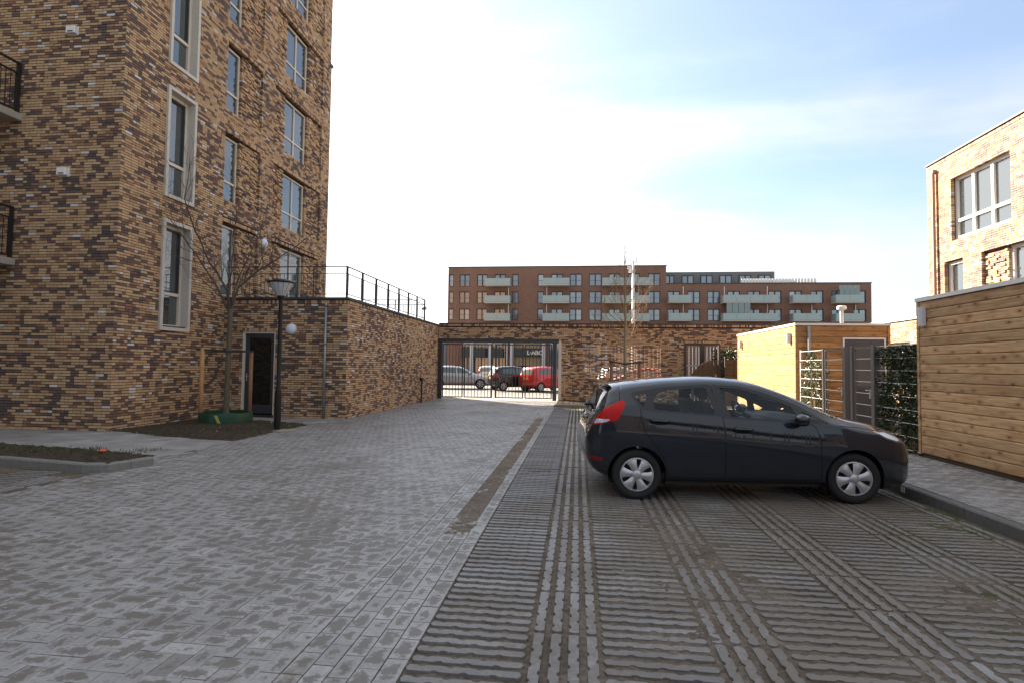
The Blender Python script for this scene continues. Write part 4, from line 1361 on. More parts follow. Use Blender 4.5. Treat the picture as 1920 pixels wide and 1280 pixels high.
win(hs, hw, BW[0] + .01, BW[1] - .01, BW[2] + .01, BW[3] - .01, .12, mull=(.35, .67), trans=(.30,), fw=.085, fd=.10, mat_f=m_wframe)
win(hs, hw, Rw[0] + .01, Rw[1] - .01, Rw[2] + .01, Rw[3] - .01, .12, mull=(.35, .67), trans=(.30,), fw=.085, fd=.10, mat_f=m_wframe)
win(hs, hw, L1[0] + .01, L1[1] - .01, L1[2] + .01, L1[3] - .01, .12, fw=.085, fd=.10, mat_f=m_wframe)
win(hs, hw, L2w[0], L2w[1], L2w[2], L2w[3], .16, mull=(.5,), fw=.085, fd=.10, mat_f=m_wframe)
MB().box(XH + .26, XH + 8, YH0, YH1 - .02, 0, ZH - .03).build('core', mat('house core', (.05, .05, .05), .9), hs)
MB().box(XH - .04, XH + 8, YH0, YH1 + .03, ZH, ZH + .05).build('roof_edge', mat('dark roof edge', (.045, .032, .030), .6), hs)
MB().box(XH + .02, XH + 8, YH1 - .02, YH1, 3.2, ZH - .01).build('side_wall', m_brickflat, hs)
p_ = MB().tube([(XH - .07, 18.74, 7.66), (XH - .07, 18.74, 1.0)], .045, 12); p_.box(XH - .11, XH - .005, 18.69, 18.79, 7.66, 7.76)
p_.build('rain_pipe', mat('brown zinc', (.33, .21, .16), .6), hs)
# single storey part further back
ex = thing('house_extension', 'low sunlit brick extension with windows behind the ivy hedge', 'house extension')
ew = BrickWall((XH, 0, 0), (0, 1, 0), (-1, 0, 0), 5.5)
EW = [(20.25, 21.55, 1.0, 2.50), (22.2, 23.0, 1.0, 2.5)]
ew.field(YH1 + .02, 25.3, 0, 3.22, EW)
ew.mortar(YH1 + .02, 25.3, -.1, 3.21, [(h[0] - .008, h[1] + .008, h[2] - .008, h[3] + .008) for h in EW], thick=.22)
build_bricks(ex, [ew], 120, matb=m_brick2, name='house_brick', mort=m_mort2)
for h_ in EW: win(ex, ew, h_[0] + .01, h_[1] - .01, h_[2] + .01, h_[3] - .01, .10, mull=(.5,) if h_[1] - h_[0] > 1 else (), fw=.08, mat_f=m_wframe)
MB().box(XH + .24, XH + 6, YH1 + .02, 25.3, 0, 3.2).build('core', mat('house core', (.05, .05, .05), .9), ex)
MB().box(XH - .04, XH + 6, YH1 + .02, 25.33, 3.225, 3.30).build('roof_edge', m_white, ex)
wl_ = MB().prism([(XH - .005, 19.9), (XH - .1, 19.92), (XH - .12, 19.97), (XH - .1, 20.02), (XH - .005, 20.04)], 2.1, 2.38)
wl_.build('wall_lamp', mat('white lamp body', (.70, .70, .74), .35), ex)

# ------------------------------------------------------------------ unseen block added behind the tower to shade the yard
shade_blk = thing('hidden_shade_block', 'unseen brick block added behind the tower to shade the yard', 'apartment building')
MB().box(-40, -19.0, 25.4, 40.6, 0, 24.2).build('wall', m_brickflat, shade_blk)
MB().box(-40.1, -18.9, 25.3, 40.7, 24.2, 24.4).build('roof_edge', m_dark, shade_blk)
lw = thing('west_wing', 'brick west wing of the apartment block beside the left parking bay', 'apartment building')
MB().box(-32, -19.0, -12, 25, 0, 17.0).build('wall', m_brickflat, lw)

# houses closing the yard behind the viewer: seen only as reflections
bh = thing('brick_terrace', 'brick terrace of houses closing the yard on the side facing the gate', 'houses')
MB().box(-14, 34, -34, -24, -.1, 8.4).build('wall', mat('dark brown brick', (.075, .052, .042), .9, noise=.3, nscale=3), bh)
MB().box(-14.1, 34.1, -34.1, -23.9, 8.4, 8.55).build('roof_edge', m_dark, bh)
wm_ = MB().box(-.8, .8, -.02, .02, -.75, .75).mesh('window', mat('dark window', (.03, .035, .04), .35, spec=.3))
for k in range(13):
    for z in (1.6, 4.3, 7.0): link('window', wm_, bh, loc=(-12 + 3.6 * k, -23.97, z))
# ------------------------------------------------------------------ far apartment building
YF = 98.0
fb = thing('brick_apartment_building', 'long red brown brick apartment building with glass balconies beyond the gate', 'apartment building', (0, 0, 0))
m_far = mat('red brown brick', (.180, .100, .072), .9, noise=.30, nscale=3.0, stretch=(.7, .7, 3), blotch=.12)
m_fardk = mat('dark window frame', (.022, .026, .034), .5)
def far_glass():
    m = bpy.data.materials.new('far window glass'); m.use_nodes = True
    t = m.node_tree; b = t.nodes['Principled BSDF']; N, Lk = t.nodes.new, t.links.new
    b.inputs['Roughness'].default_value = .06; b.inputs['IOR'].default_value = 2.2
    oi = N('ShaderNodeObjectInfo'); cr = N('ShaderNodeValToRGB')
    cr.color_ramp.elements[0].color = (.05, .065, .10, 1); cr.color_ramp.elements[1].color = (.30, .31, .32, 1)
    e = cr.color_ramp.elements.new(.55); e.color = (.10, .125, .17, 1)
    e = cr.color_ramp.elements.new(.85); e.color = (.16, .18, .21, 1)
    Lk(oi.outputs['Random'], cr.inputs[0]); Lk(cr.outputs[0], b.inputs['Base Color'])
    return m
m_fg = far_glass()
WROWS = [(9.42, 11.45), (12.37, 14.48), (15.36, 17.53)]
WL = [(-22.92, -22.05, 0), (-21.02, -19.12, 1), (-17.86, -15.98, 1), (-14.73, -12.76, 2), (-11.58, -10.49, 0), (-7.11, -6.02, 0), (-4.76, -2.74, 2), (-1.53, .59, 1), (1.79, 3.92, 1), (5.17, 7.09, 2), (8.43, 10.4, 2), (11.77, 13.81, 1)]
WR = [(14.99, 17.07, 2), (18.32, 20.39, 1), (21.57, 23.57, 1), (24.83, 26.87, 2), (28.09, 30.11, 2), (31.45, 33.49, 1), (34.69, 36.71, 2), (38.08, 40.09, 1), (41.32, 43.26, 2), (44.61, 46.67, 1)]
wins = []
for k, (z0, z1) in enumerate(WROWS):
    for (a, b, t) in WL: wins.append((a, b, z0 + (.35 if t == 2 else 0), z1, t))
    if k < 2:
        for (a, b, t) in WR: wins.append((a, b, z0 + (.35 if t == 2 else 0), z1, t))
# lower storeys (seen through the gate): tall shop fronts between columns
lowwins = []
fw2 = BrickWall((0, YF, 0), (1, 0, 0), (0, -1, 0), 1)
hl = [(w_[0], w_[1], w_[2], w_[3]) for w_ in wins if w_[1] < 14.5]
hr = [(w_[0], w_[1], w_[2], w_[3]) for w_ in wins if w_[0] > 14.5]
shop = [(-20.0, -18.9), (-18.2, -15.6), (-15.0, -12.6), (-11.0, -6.6), (-5.0, -1.5), (0, 4), (6, 10)]
for a, b in shop:
    hl.append((a, b, .2, 8.0))
fw2.mortar(-23.07, 14.8, -.2, 18.8, hl, thick=.4, rec=0)
fw2.mortar(14.8, 47.5, -.2, 15.72, hr, thick=.4, rec=0)
MB().add(fw2.mort.v, fw2.mort.f).build('wall', m_far, fb)
MB().box(-22.9, 14.6, YF + .42, YF + 16, 0, 18.7).build('core', mat('far core', (.03, .03, .03), .9), fb)
MB().box(14.6, 47.4, YF + .42, YF + 16, 0, 15.6).build('core', mat('far core', (.03, .03, .03), .9), fb)
MB().box(-23.15, 14.9, YF - .1, YF + .5, 18.8, 18.92).build('roof_edge', m_fardk, fb)
MB().box(14.9, 47.6, YF - .1, YF + .5, 15.72, 15.84).build('roof_edge', m_fardk, fb)
for q in ((-23.07, YF + .4, YF + 16, 18.8),):
    MB().box(-23.07, -22.9, YF + .4, YF + 16, 0, 18.8).build('side_wall', m_far, fb)
MB().box(47.4, 47.5, YF + .4, YF + 16, 0, 15.7).build('side_wall', m_far, fb)
MB().box(14.7, 14.8, YF + .4, YF + 16, 15.7, 18.8).build('side_wall', m_far, fb)
def far_win(a, b, z0, z1, two, parent=fb, y=YF + .12):
    m_ = MB(); f = .13
    m_.box(a, b, y, y + .12, z0, z0 + f); m_.box(a, b, y, y + .12, z1 - f * 1.2, z1)
    m_.box(a, a + f, y, y + .12, z0 + f, z1 - f); m_.box(b - f, b, y, y + .12, z0 + f, z1 - f)
    if two: c = (a + b) / 2; m_.box(c - f * .8, c + f * .8, y, y + .12, z0 + f, z1 - f)
    if z1 - z0 > 2: m_.box(a + f, b - f, y + .02, y + .06, z0 + (z1 - z0) * .46, z0 + (z1 - z0) * .46 + .04)
    fo = m_.build('window', m_fardk, parent)
    xs = [(a + f, b - f)] if not two else [(a + f, (a + b) / 2 - f * .8), ((a + b) / 2 + f * .8, b - f)]
    for p, q in xs: MB().box(p, q, y + .06, y + .08, z0 + f, z1 - f * 1.2).build('pane', m_fg, fo)
for (a, b, z0, z1, t) in wins: far_win(a, b, z0, z1, t > 0)
for a, b in shop: far_win(a, b, .2, 8.0, True)
# balconies: slab, frosted glass front
m_slab = mat('white balcony slab', (.40, .38, .36), .8)
m_gl = mat('green frosted glass', (.27, .34, .335), .25, noise=.05, nscale=.5)
BL = [(-16.18, -11.72), (-6.08, -1.56), (3.99, 11.81)]
BR = [(14.95, 18.57), (23.72, 32.24), (34.68, 38.81), (41.23, 45.41)]
def balcony(a, b, z0):
    m_ = MB(); m_.box(a, b, YF - 1.9, YF, z0 - .22, z0)
    o = m_.build('balcony', m_slab, fb)
    n = max(2, round((b - a) / 2.1))
    for k in range(n):
        p, q = a + (b - a) * k / n + .015, a + (b - a) * (k + 1) / n - .015
        MB().box(p, q, YF - 1.93, YF - 1.90, z0 + .02, z0 + 1.08).build('glass_panel', m_gl, o)
    for xx in (a, b): MB().box(xx - .015, xx + .015, YF - 1.9, YF - .1, z0 + .02, z0 + 1.08).build('glass_panel', m_gl, o)
for z in (9.42, 12.45, 15.46):
    for a, b in BL: balcony(a, b, z)
for z in (9.48, 12.49):
    for a, b in BR: balcony(a, b, z)
# privacy glass boxes on two balconies
m_clear = mat('glazed enclosure', (.16, .21, .21), .15)
for (a, b, z0, z1) in ((24.2, 28.0, 10.6, 12.25), (41.8, 44.9, 13.6, 15.1)):
    for k in range(4):
        p, q = a + (b - a) * k / 4 + .03, a + (b - a) * (k + 1) / 4 - .03
        MB().box(p, q, YF - 1.88, YF - 1.84, z0, z1).build('glass_screen', m_clear, fb)
# drain pipes
for x, z0, z1 in ((-12.2, 10.5, 12.2), (-12.2, 13.5, 15.2), (-5.5, 10.5, 12.2), (-5.5, 13.5, 15.2), (17.6, 10.5, 12.2), (17.6, 13.5, 15.2), (24.3, 13.5, 15.2), (31.2, 10.5, 12.2), (31.2, 13.5, 15.2), (38.2, 10.5, 12.2), (45, 10.5, 12.2)):
    MB().tube([(x, YF - .12, z0), (x, YF - .12, z1)], .06, 6).build('drain_pipe', m_white, fb)
# penthouse and corrugated screen
m_pent = mat('grey metal cladding', (.115, .118, .125), .6)
ph = MB().box(14.85, 33.4, YF + 3, YF + 13, 15.7, 18.2).build('penthouse', m_pent, fb)
for a, b in ((14.95, 16.49), (17.8, 19.8), (20.97, 22.97), (24.18, 26.18), (27.41, 29.38), (30.63, 32.62)): far_win(a + .1, b + .1, 15.95, 17.6, True, ph, YF + 2.85)
for k in range(24):
    x = 27.3 + .5 * k
    MB().box(x, x + .44, YF + .6, YF + .75, 15.84, 16.62).build('screen_panel', m_white, fb)
# columns and sign band of the ground floor
m_colm = mat('pale column', (.45, .45, .46), .7)
for x in (-18.45, -15.25, -11.4, -5.9, -.8, 4.6, -12.25):
    w = .28 if x != -12.25 else .1
    MB().box(x - w, x + w, YF - 1.2, YF - .7, 0, 8.2).build('column', m_colm, fb)
m_canopy = mat('dark fascia', (.018, .026, .03), .5)
MB().box(-20.3, -16.0, YF - 1.0, YF - .5, 2.9, 4.6).build('fascia', m_canopy, fb)
MB().box(-15.7, -13.0, YF - 1.0, YF - .5, 2.9, 4.6).build('fascia', m_canopy, fb)
sg = MB().box(-11.0, -6.3, YF - 1.0, YF - .6, 3.2, 4.5).build('sign_band', m_canopy, fb)
m_tan = mat('tan shop panel', (.26, .19, .11), .8)
MB().box(-11.0, -6.3, YF - .5, YF - .3, 4.6, 7.6).build('shop_panel', m_tan, fb)
MB().box(-11.0, -6.3, YF - .5, YF - .3, 1.6, 3.1).build('shop_panel', m_tan, fb)
MB().box(-20.0, -13.1, YF - .5, YF - .3, 4.8, 7.8).build('shop_panel', mat('beige shop panel', (.34, .32, .28), .8), fb)
for nm, txt, x, s_ in (('sign_letters', 'L\u00b7ABO', -8.75, 1.0), ('sign_letters', 'ABC DEF', -10.8, .38)):
    if txt != 'L\u00b7ABO': continue
    cu = bpy.data.curves.new('letters', 'FONT'); cu.body = txt; cu.size = s_; cu.extrude = .03; cu.offset = .03
    tmp = bpy.data.objects.new('tmp', cu); COL.objects.link(tmp)
    bpy.context.view_layer.update()
    me = bpy.data.meshes.new_from_object(tmp); bpy.data.objects.remove(tmp)
    me.materials.append(mat('sign letters', (.62, .60, .54), .6))
    o = link(nm, me, sg, loc=(x, YF - 1.04, 3.5), rot=(math.pi / 2, 0, 0))

# distant buildings and trees to the left, seen through the gate
for (x0, x1, y, z, c, lb) in ((-52, -41, 170, 10.0, (.22, .20, .20), 'grey flat roofed building far off behind the left gate leaf'), (-40.5, -33, 175, 14.0, (.18, .175, .18), 'taller grey block far off behind the left gate leaf')):
    b = thing('distant_building', lb, 'building', ((x0 + x1) / 2, y, 0)); w = (x1 - x0) / 2
    MB().box(-w, w, 0, 12, 0, z).build('wall', mat('grey render %d' % z, c, .9, noise=.1, nscale=.2), b)
    MB().box(-w - .2, w + .2, -.2, 12.2, z, z + .35).build('roof_edge', m_fardk, b)
    pane = MB().box(-.8, .8, -.08, -.02, -.7, .7).mesh('window', m_fardk)
    for r in range(int(z / 3)):
        for k in range(int(w * 2 / 3)): link('window', pane, b, loc=(-w + 1.8 + 3 * k, 0, 1.9 + 3 * r))
# street poles and bushes across the street
def lamp_mast(x, y, h, lb, m=m_white, box=False, r=.09):
    t = thing('lamp_mast', lb, 'mast', (x, y, 0))
    MB().tube([(0, 0, 0), (0, 0, h)], [r, r * .6], 10).build('pole', m, t, smooth=True)
    if box:
        MB().box(-.55, -.1, -.15, .15, h - 1.3, h - .6, bev=.04).build('fitting', m_white, t)
        MB().box(.05, .2, -.1, .1, h - 1.25, h - .9).build('bracket', m_zinc, t)
    else:
        MB().box(-.05, 1.1, -.1, .1, h - .05, h + .08, bev=.03).build('fitting', m_galv, t)
lamp_mast(5.68, 60, 12.7, 'tall white mast with fittings standing beyond the wall behind the young tree', box=True, r=.19)
lamp_mast(-31.5, 110, 7.5, 'pale street lamp far beyond the left gate leaf', m_galv)
t = thing('globe_lamp', 'pale street lamp head seen behind the far end of the terrace railing', 'street lamp', (-11.15, 40, 0))
MB().tube([(0, 0, 0), (0, 0, 5.4)], .05, 8).build('pole', m_galv, t)
MB().lathe([(.05, 5.45), (.17, 5.53), (.2, 5.62), (.12, 5.7), (0, 5.73)], 16).build('lamp_head', mat('lamp head', (.40, .42, .36), .4), t, smooth=True)

# ------------------------------------------------------------------ black street lamp in the bed
lx, ly = -6.78, 12.2
t = thing('street_lamp', 'black street lamp with a conical glass head standing in the planting bed', 'street lamp', (lx, ly, 0))
m_lampb = mat('black lamp paint', (.006, .006, .006), .5, spec=.3)
o = MB().lathe([(.074, -.1), (.074, .86), (.070, .90), (.046, .96), (.046, 3.02)], 20).build('pole', m_lampb, t); smooth_by_angle(o)
o = MB().lathe([(.05, 2.98), (.085, 3.00), (.085, 3.06), (.06, 3.08)], 20).build('collar', m_lampb, t); smooth_by_angle(o)
mg = bpy.data.materials.new('clear lamp glass'); mg.use_nodes = True
b = mg.node_tree.nodes['Principled BSDF']; b.inputs['Base Color'].default_value = (.75, .78, .80, 1); b.inputs['Transmission Weight'].default_value = .55
b.inputs['Roughness'].default_value = .22; b.inputs['IOR'].default_value = 1.2
o = MB().lathe([(.095, 3.05), (.13, 3.10), (.285, 3.345), (.28, 3.35), (.12, 3.115), (.09, 3.06)], 28).build('lamp_shade', mg, t, smooth=True)
o = MB().lathe([(0, 3.335), (.30, 3.34), (.315, 3.36), (.30, 3.375), (.12, 3.43), (0, 3.44)], 28).build('cap', m_lampb, t); smooth_by_angle(o)
MB().tube([(0, 0, 3.06), (0, 0, 3.30)], [.03, .04], 10).build('bulb', mat('frosted bulb', (.55, .55, .52), .4), t, smooth=True)
m_ = MB()
for k in range(14):
    a = 2 * math.pi * k / 14
    m_.tube([(.12 * math.cos(a), .12 * math.sin(a), 3.09), (.283 * math.cos(a), .283 * math.sin(a), 3.342)], .004, 4)
m_.build('cage', m_lampb, t)
MB().prism([(-.45, -.12), (-.1, -.3), (.25, -.32), (.5, .05), (.35, .22), (0, .12), (-.3, .05)], -.02, .02).build('sand_patch', mat('pale sand', (.26, .22, .18), .95, noise=.3, nscale=30), t)

# ------------------------------------------------------------------ young trees
m_bark = mat('young bark', (.095, .080, .052), .85, noise=.35, nscale=40, bump=.003, bscale=120, stretch=(1, 1, .3))
m_twig = mat('twig bark', (.075, .050, .036), .8, noise=.2, nscale=20)
m_stake = mat('round timber stake', (.36, .19, .075), .75, noise=.25, nscale=14, stretch=(1, 1, .2))
m_strap = mat('rubber strap', (.015, .014, .014), .7)
def twigs(B, p, d, r, L, depth, rs, up=.25, spread=.5, nchild=3, minr=.0022):
    pts = [p.copy()]; rr = [r]; n = 6; q = p.copy(); dd = d.copy()
    for k in range(n):
        dd = (dd + Vector(rs.randn(3)) * .09 + Vector((0, 0, up * .18))).normalized()
        q = q + dd * (L / n); pts.append(q.copy()); rr.append(max(minr, r * (1 - .62 * (k + 1) / n)))
    B.tube(pts, rr, 5 if r < .01 else 7, cap=False)
    if depth <= 0: return
    for c in range(nchild):
        i = 1 + int(rs.rand() * (n - 1)) if c < nchild - 1 else n
        ax_ = Vector(rs.randn(3)); base = (pts[i] - pts[i - 1]).normalized()
        side = base.cross(ax_).normalized()
        nd = (base + side * (spread * (.6 + rs.rand() * .9))).normalized()
        twigs(B, pts[i], nd, max(minr, rr[i] * .72), L * (.48 + .28 * rs.rand()), depth - 1, rs, up, spread, nchild, minr)
# first tree
tx, ty = -8.70, 13.2
t1 = thing('young_tree', 'bare young tree tied between round stakes in a green collar beside the tower', 'tree', (tx, ty, .05), group='young bare trees')
B = MB(); B.tube([(0, 0, -.1), (.01, 0, .8), (0.02, 0, 1.7), (.03, .01, 2.62), (.02, 0, 2.8)], [.075, .066, .060, .055, .056], 12, cap=False)
B.build('trunk', m_bark, t1, smooth=True)
rs = np.random.RandomState(5)
B = MB()
limbs = [  # main limbs (dx,dz pairs from the fork), read as slanting leaders
    ([(.02, 0, 2.7), (-.10, .05, 3.3), (-.48, -.1, 3.95), (-.86, -.2, 4.75), (-1.12, -.3, 5.55), (-1.08, -.2, 6.2)], .034),
    ([(.02, 0, 2.7), (-.16, -.2, 3.25), (-.62, -.45, 4.1), (-1.05, -.55, 4.7), (-1.5, -.8, 5.3)], .026),
    ([(.02, 0, 2.7), (.16, .1, 3.35), (.55, .25, 3.75), (1.0, .35, 4.1), (1.5, .5, 4.5), (1.78, .55, 4.75)], .032),
    ([(.02, 0, 2.72), (.1, -.2, 3.2), (.36, -.5, 3.9), (.62, -.9, 4.6), (.95, -1.1, 5.1)], .024),
    ([(.02, 0, 2.72), (-.05, .25, 3.3), (-.02, .6, 4.0), (.15, .9, 4.8), (.2, 1.1, 5.5)], .024),
    ([(.0, 0, 2.72), (-.3, .2, 3.1), (-.85, .25, 3.5), (-1.3, .35, 3.9)], .018)]
for pts, r in limbs:
    P = [Vector(p) for p in pts]; n = len(P)
    rr = [r * (1 - .78 * i / (n - 1)) for i in range(n)]
    # smooth polyline
    Q, RR = [], []
    for i in range(n - 1):
        for k in range(3):
            tt = k / 3; Q.append(P[i].lerp(P[i + 1], tt) + Vector(rs.randn(3)) * .012); RR.append(rr[i] + (rr[i + 1] - rr[i]) * tt)
    Q.append(P[-1]); RR.append(rr[-1]); B.tube(Q, RR, 8, cap=False)
    for i in range(3, len(Q)):
        if rs.rand() < .72:
            base = (Q[i] - Q[i - 1]).normalized(); side = base.cross(Vector(rs.randn(3))).normalized()
            twigs(B, Q[i], (base * .8 + side * .75).normalized(), max(.004, RR[i] * .55), .55 + .5 * rs.rand(), 2, rs, .2, .55, 3)
    twigs(B, Q[-1], (Q[-1] - Q[-2]).normalized(), RR[-1], .6, 2, rs, .2, .5, 3)
B.build('branches', m_twig, t1, smooth=True)
for i, (sx, sy, h, mm) in enumerate(((-8.40, 12.15, 1.80, m_stake), (-9.0, 14.25, 1.84, m_stake))):
    pass
s_a = MB().tube([(.31, -1.02, -.2), (.31, -1.02, 1.78)], .052, 12); s_a.build('stake', m_stake, t1, smooth=True)
# stakes left and right of the trunk
for o in list(t1.children):
    if o.name.startswith('stake'): bpy.data.objects.remove(o)
MB().tube([(-.47, -.30, -.2), (-.47, -.30, 1.80)], .052, 12).build('stake', m_stake, t1, smooth=True)
MB().tube([(.42, .34, -.2), (.42, .34, 1.78)], .048, 12).build('stake', mat('darker timber stake', (.20, .10, .05), .8, noise=.25, nscale=14), t1, smooth=True)
st_ = MB()
st_.box(-.06, .06, -.012, .012, -.03, .03)
def strap(a, b, w=.05, parent=None):
    a = Vector(a); b = Vector(b); d = (b - a).normalized(); s_ = Vector((-d.y, d.x, 0)).normalized() * .012
    m_ = MB(); vs = []
    for p in (a, b):
        for s2_ in (-1, 1):
            for z in (-w / 2, w / 2): vs.append(p + s_ * s2_ + Vector((0, 0, z)))
    m_.add(vs, [(0, 1, 3, 2), (4, 6, 7, 5), (0, 4, 5, 1), (2, 3, 7, 6), (0, 2, 6, 4), (1, 5, 7, 3)])
    m_.build('strap', m_strap, parent)
strap((-.58, -.37, 1.78), (0, -.09, 1.74), parent=t1); strap((0, -.09, 1.735), (.52, .28, 1.76), parent=t1)
# green watering collar
rg = MB()
n = 40; R_ = .60
prof = []
vs, fs = [], []
for k in range(n):
    a = 2 * math.pi * k / n; wob = 1 + .02 * math.sin(3 * a) + .015 * math.sin(7 * a)
    for (dr_, z) in ((0, -.06), (.01, .12), (0, .25), (-.02, .25), (-.01, .12), (-.02, -.06)):
        vs.append(((R_ * wob + dr_) * math.cos(a), (R_ * wob + dr_) * math.sin(a), z + .012 * math.sin(5 * a)))
for k in range(n):
    for j in range(6):
        a_, b_ = k * 6 + j, k * 6 + (j + 1) % 6; c2, d2 = ((k + 1) % n) * 6 + (j + 1) % 6, ((k + 1) % n) * 6 + j
        fs.append((a_, d2, c2, b_))
cl = rg.add(vs, fs).build('watering_collar', mat('green plastic sheet', (.010, .058, .030), .4, noise=.15, nscale=6), t1)
smooth_by_angle(cl, 50)
cl['label'] = 'green plastic watering collar'
MB().prism([(-.58 + .0, 0), (.0, 0)][:0] or [(.20, .03), (.27, .03), (.17, .21), (.11, .21)], -.625, -.600, 'xz').build('sticker', mat('yellow mark', (.35, .33, .07), .6), cl)

# second tree in front of the perforated wall
t2 = thing('young_tree', 'bare upright young tree strapped to two stakes in front of the perforated brick panel', 'tree', (1.46, 18.0, 0), group='young bare trees')
m_bark2 = mat('pale young bark', (.21, .175, .10), .85, noise=.3, nscale=40, stretch=(1, 1, .3))  # paler bark tone than the first tree
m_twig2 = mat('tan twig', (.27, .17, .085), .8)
B = MB(); B.tube([(0, 0, -.1), (.01, 0, 1), (0, .01, 2), (.01, 0, 3), (-.01, 0, 4), (-.02, 0, 5)], [.062, .055, .046, .036, .024, .012], 10, cap=False)
B.build('trunk', m_bark2, t2, smooth=True)
rs = np.random.RandomState(12); B = MB()
for k in range(30):
    z = 2.05 + 2.8 * (k / 30) ; a = rs.rand() * 6.28
    L = (1.15 - .75 * (k / 26)) * (.8 + .4 * rs.rand())
    d = Vector((math.cos(a) * .95, math.sin(a) * .95, .55)).normalized()
    twigs(B, Vector((0, 0, z)), d, .016 - .008 * k / 30, L, 2 if k < 22 else 1, rs, .75, .42, 3, .0042)
twigs(B, Vector((-.02, 0, 4.95)), Vector((0, 0, 1)), .012, .8, 1, rs, .4, .4, 3)
B.build('branches', m_twig2, t2, smooth=True)
for x in (-.42, .45):
    MB().tube([(x, .0, -.1), (x, .0, 1.74)], .048, 10).build('stake', mat('brown stake', (.15, .08, .045), .8, noise=.2, nscale=14), t2, smooth=True)
strap((-.5, -.06, 1.71), (0, -.06, 1.63), parent=t2); strap((0, -.06, 1.63), (.5, -.06, 1.70), parent=t2)
gd = thing('timber_guard', 'low brown timber rail guard left of the young tree by the brick wall', 'timber guard', (.45, 18.4, 0))
for x in (.02, .66): MB().box(x, x + .08, 0, .07, 0, .98).build('post', m_dkwood if False else mat('weathered brown wood', (.12, .075, .045), .8, noise=.3, nscale=20), gd)
for z in (.30, .60, .90): MB().box(-.04, .80, -.035, -.002, z, z + .085).build('board', mat('weathered brown wood', (.12, .075, .045), .8), gd)
# ------------------------------------------------------------------ cars
def smooth_tab(tab, x, sig=.03):
    xs = np.linspace(-.3, 5.3, 1401); ys = np.interp(xs, [t[0] for t in tab], [t[1] for t in tab])
    k = int(sig / (xs[1] - xs[0]) * 3); ker = np.exp(-.5 * (np.arange(-k, k + 1) * (xs[1] - xs[0]) / sig) ** 2); ker /= ker.sum()
    ys = np.convolve(np.pad(ys, k, mode='edge'), ker, 'valid')
    return np.interp(x, xs, ys)

class CarShape:
    def __init__(s, T, L):
        s.T, s.L = T, L; s.cache = {}; s.x0 = 0.0
    def nodes(s, x):
        T = s.T; L = s.L
        end = min(x - s.x0, L - x)
        sg = .012 if end < .12 else .035
        g_ = lambda n, sig=None: float(smooth_tab(T[n], x, sig or sg))
        zt, zb = g_('zt'), g_('zb'); W = float(np.interp(x, [t[0] for t in T['W']], [t[1] for t in T['W']]))
        zt = max(zt, zb + .02)
        zw = min(g_('zw'), zt - .16 * (zt - zb)); ze = min(g_('ze'), zt - .03 * min(1, (zt - zb) * 2)); ze = max(ze, zw + .005)
        yr = min(g_('yr'), .93 * W)
        lo = zw - zb
        N_ = [(0, zb), (.55 * W, zb), (.88 * W, zb + .008), (.965 * W, zb + .06 * min(1, lo * 2)), (.985 * W, zb + .25 * lo), (1.0 * W, zb + .5 * lo), (.998 * W, zb + .75 * lo),
              (.972 * W, zw - .035 * min(1, lo * 3)), (.945 * W, zw + .01 * min(1, lo * 2)),
              (.945 * W + (yr - .945 * W) * .5, zw + (ze - zw) * .52), (yr, ze), (.93 * yr, ze + (zt - ze) * .45), (.72 * yr, ze + (zt - ze) * .80), (.35 * yr, zt), (0, zt)]
        return N_
    def section(s, x):
        k = round(x, 5)
        if k in s.cache: return s.cache[k]
        P = np.array(s.nodes(x)); P = np.vstack([[-P[1][0], P[1][1]], P, [-P[-2][0], P[-2][1]]])
        # uniform cubic b-spline through mirrored ends
        S = np.linspace(0, 1, 241); n = len(P) - 3
        t = S * n; i = np.minimum(t.astype(int), n - 1); f = t - i
        b0 = (1 - f) ** 3 / 6; b1 = (3 * f ** 3 - 6 * f ** 2 + 4) / 6; b2 = (-3 * f ** 3 + 3 * f ** 2 + 3 * f + 1) / 6; b3 = f ** 3 / 6
        Q = P[i] * b0[:, None] + P[i + 1] * b1[:, None] + P[i + 2] * b2[:, None] + P[i + 3] * b3[:, None]
        Q[:, 0] = np.maximum(Q[:, 0], 0)
        s.cache[k] = (S, Q); return s.cache[k]
    def at(s, x, u):
        S, Q = s.section(x)
        y = np.interp(u, S, Q[:, 0]); z = np.interp(u, S, Q[:, 1])
        return y, z
    def inv(s, x, z, lo=.16, hi=.86):
        S, Q = s.section(round(x, 3)); m = (S >= lo) & (S <= hi)
        zz_ = Q[m, 1]; ss = S[m]
        zz_ = np.maximum.accumulate(zz_)
        return float(np.interp(z, zz_, ss))

def poly_dense(P, step=.03):
    out_ = []
    for a, b in zip(P, P[1:] + P[:1]):
        n = max(1, int(math.hypot(b[0] - a[0], b[1] - a[1]) / step))
        for k in range(n): out_.append((a[0] + (b[0] - a[0]) * k / n, a[1] + (b[1] - a[1]) * k / n))
    return out_
def line_dense(P, step=.03):
    out_ = []
    for a, b in zip(P[:-1], P[1:]):
        n = max(1, int(math.hypot(b[0] - a[0], b[1] - a[1]) / step))
        for k in range(n): out_.append((a[0] + (b[0] - a[0]) * k / n, a[1] + (b[1] - a[1]) * k / n))
    return out_ + [P[-1]]
def round_poly(P, r=.03, n=3):
    """soften corners by quadratic curves"""
    out_ = []
    m = len(P)
    for i in range(m):
        a, b, c = Vector(P[i - 1]), Vector(P[i]), Vector(P[(i + 1) % m])
        d1 = min(r, (a - b).length * .45); d2 = min(r, (c - b).length * .45)
        p = b + (a - b).normalized() * d1; q = b + (c - b).normalized() * d2
        for k in range(n + 1):
            t = k / n
            out_.append(tuple((p * (1 - t) + b * t) * (1 - t) + (b * (1 - t) + q * t) * t))
    return out_
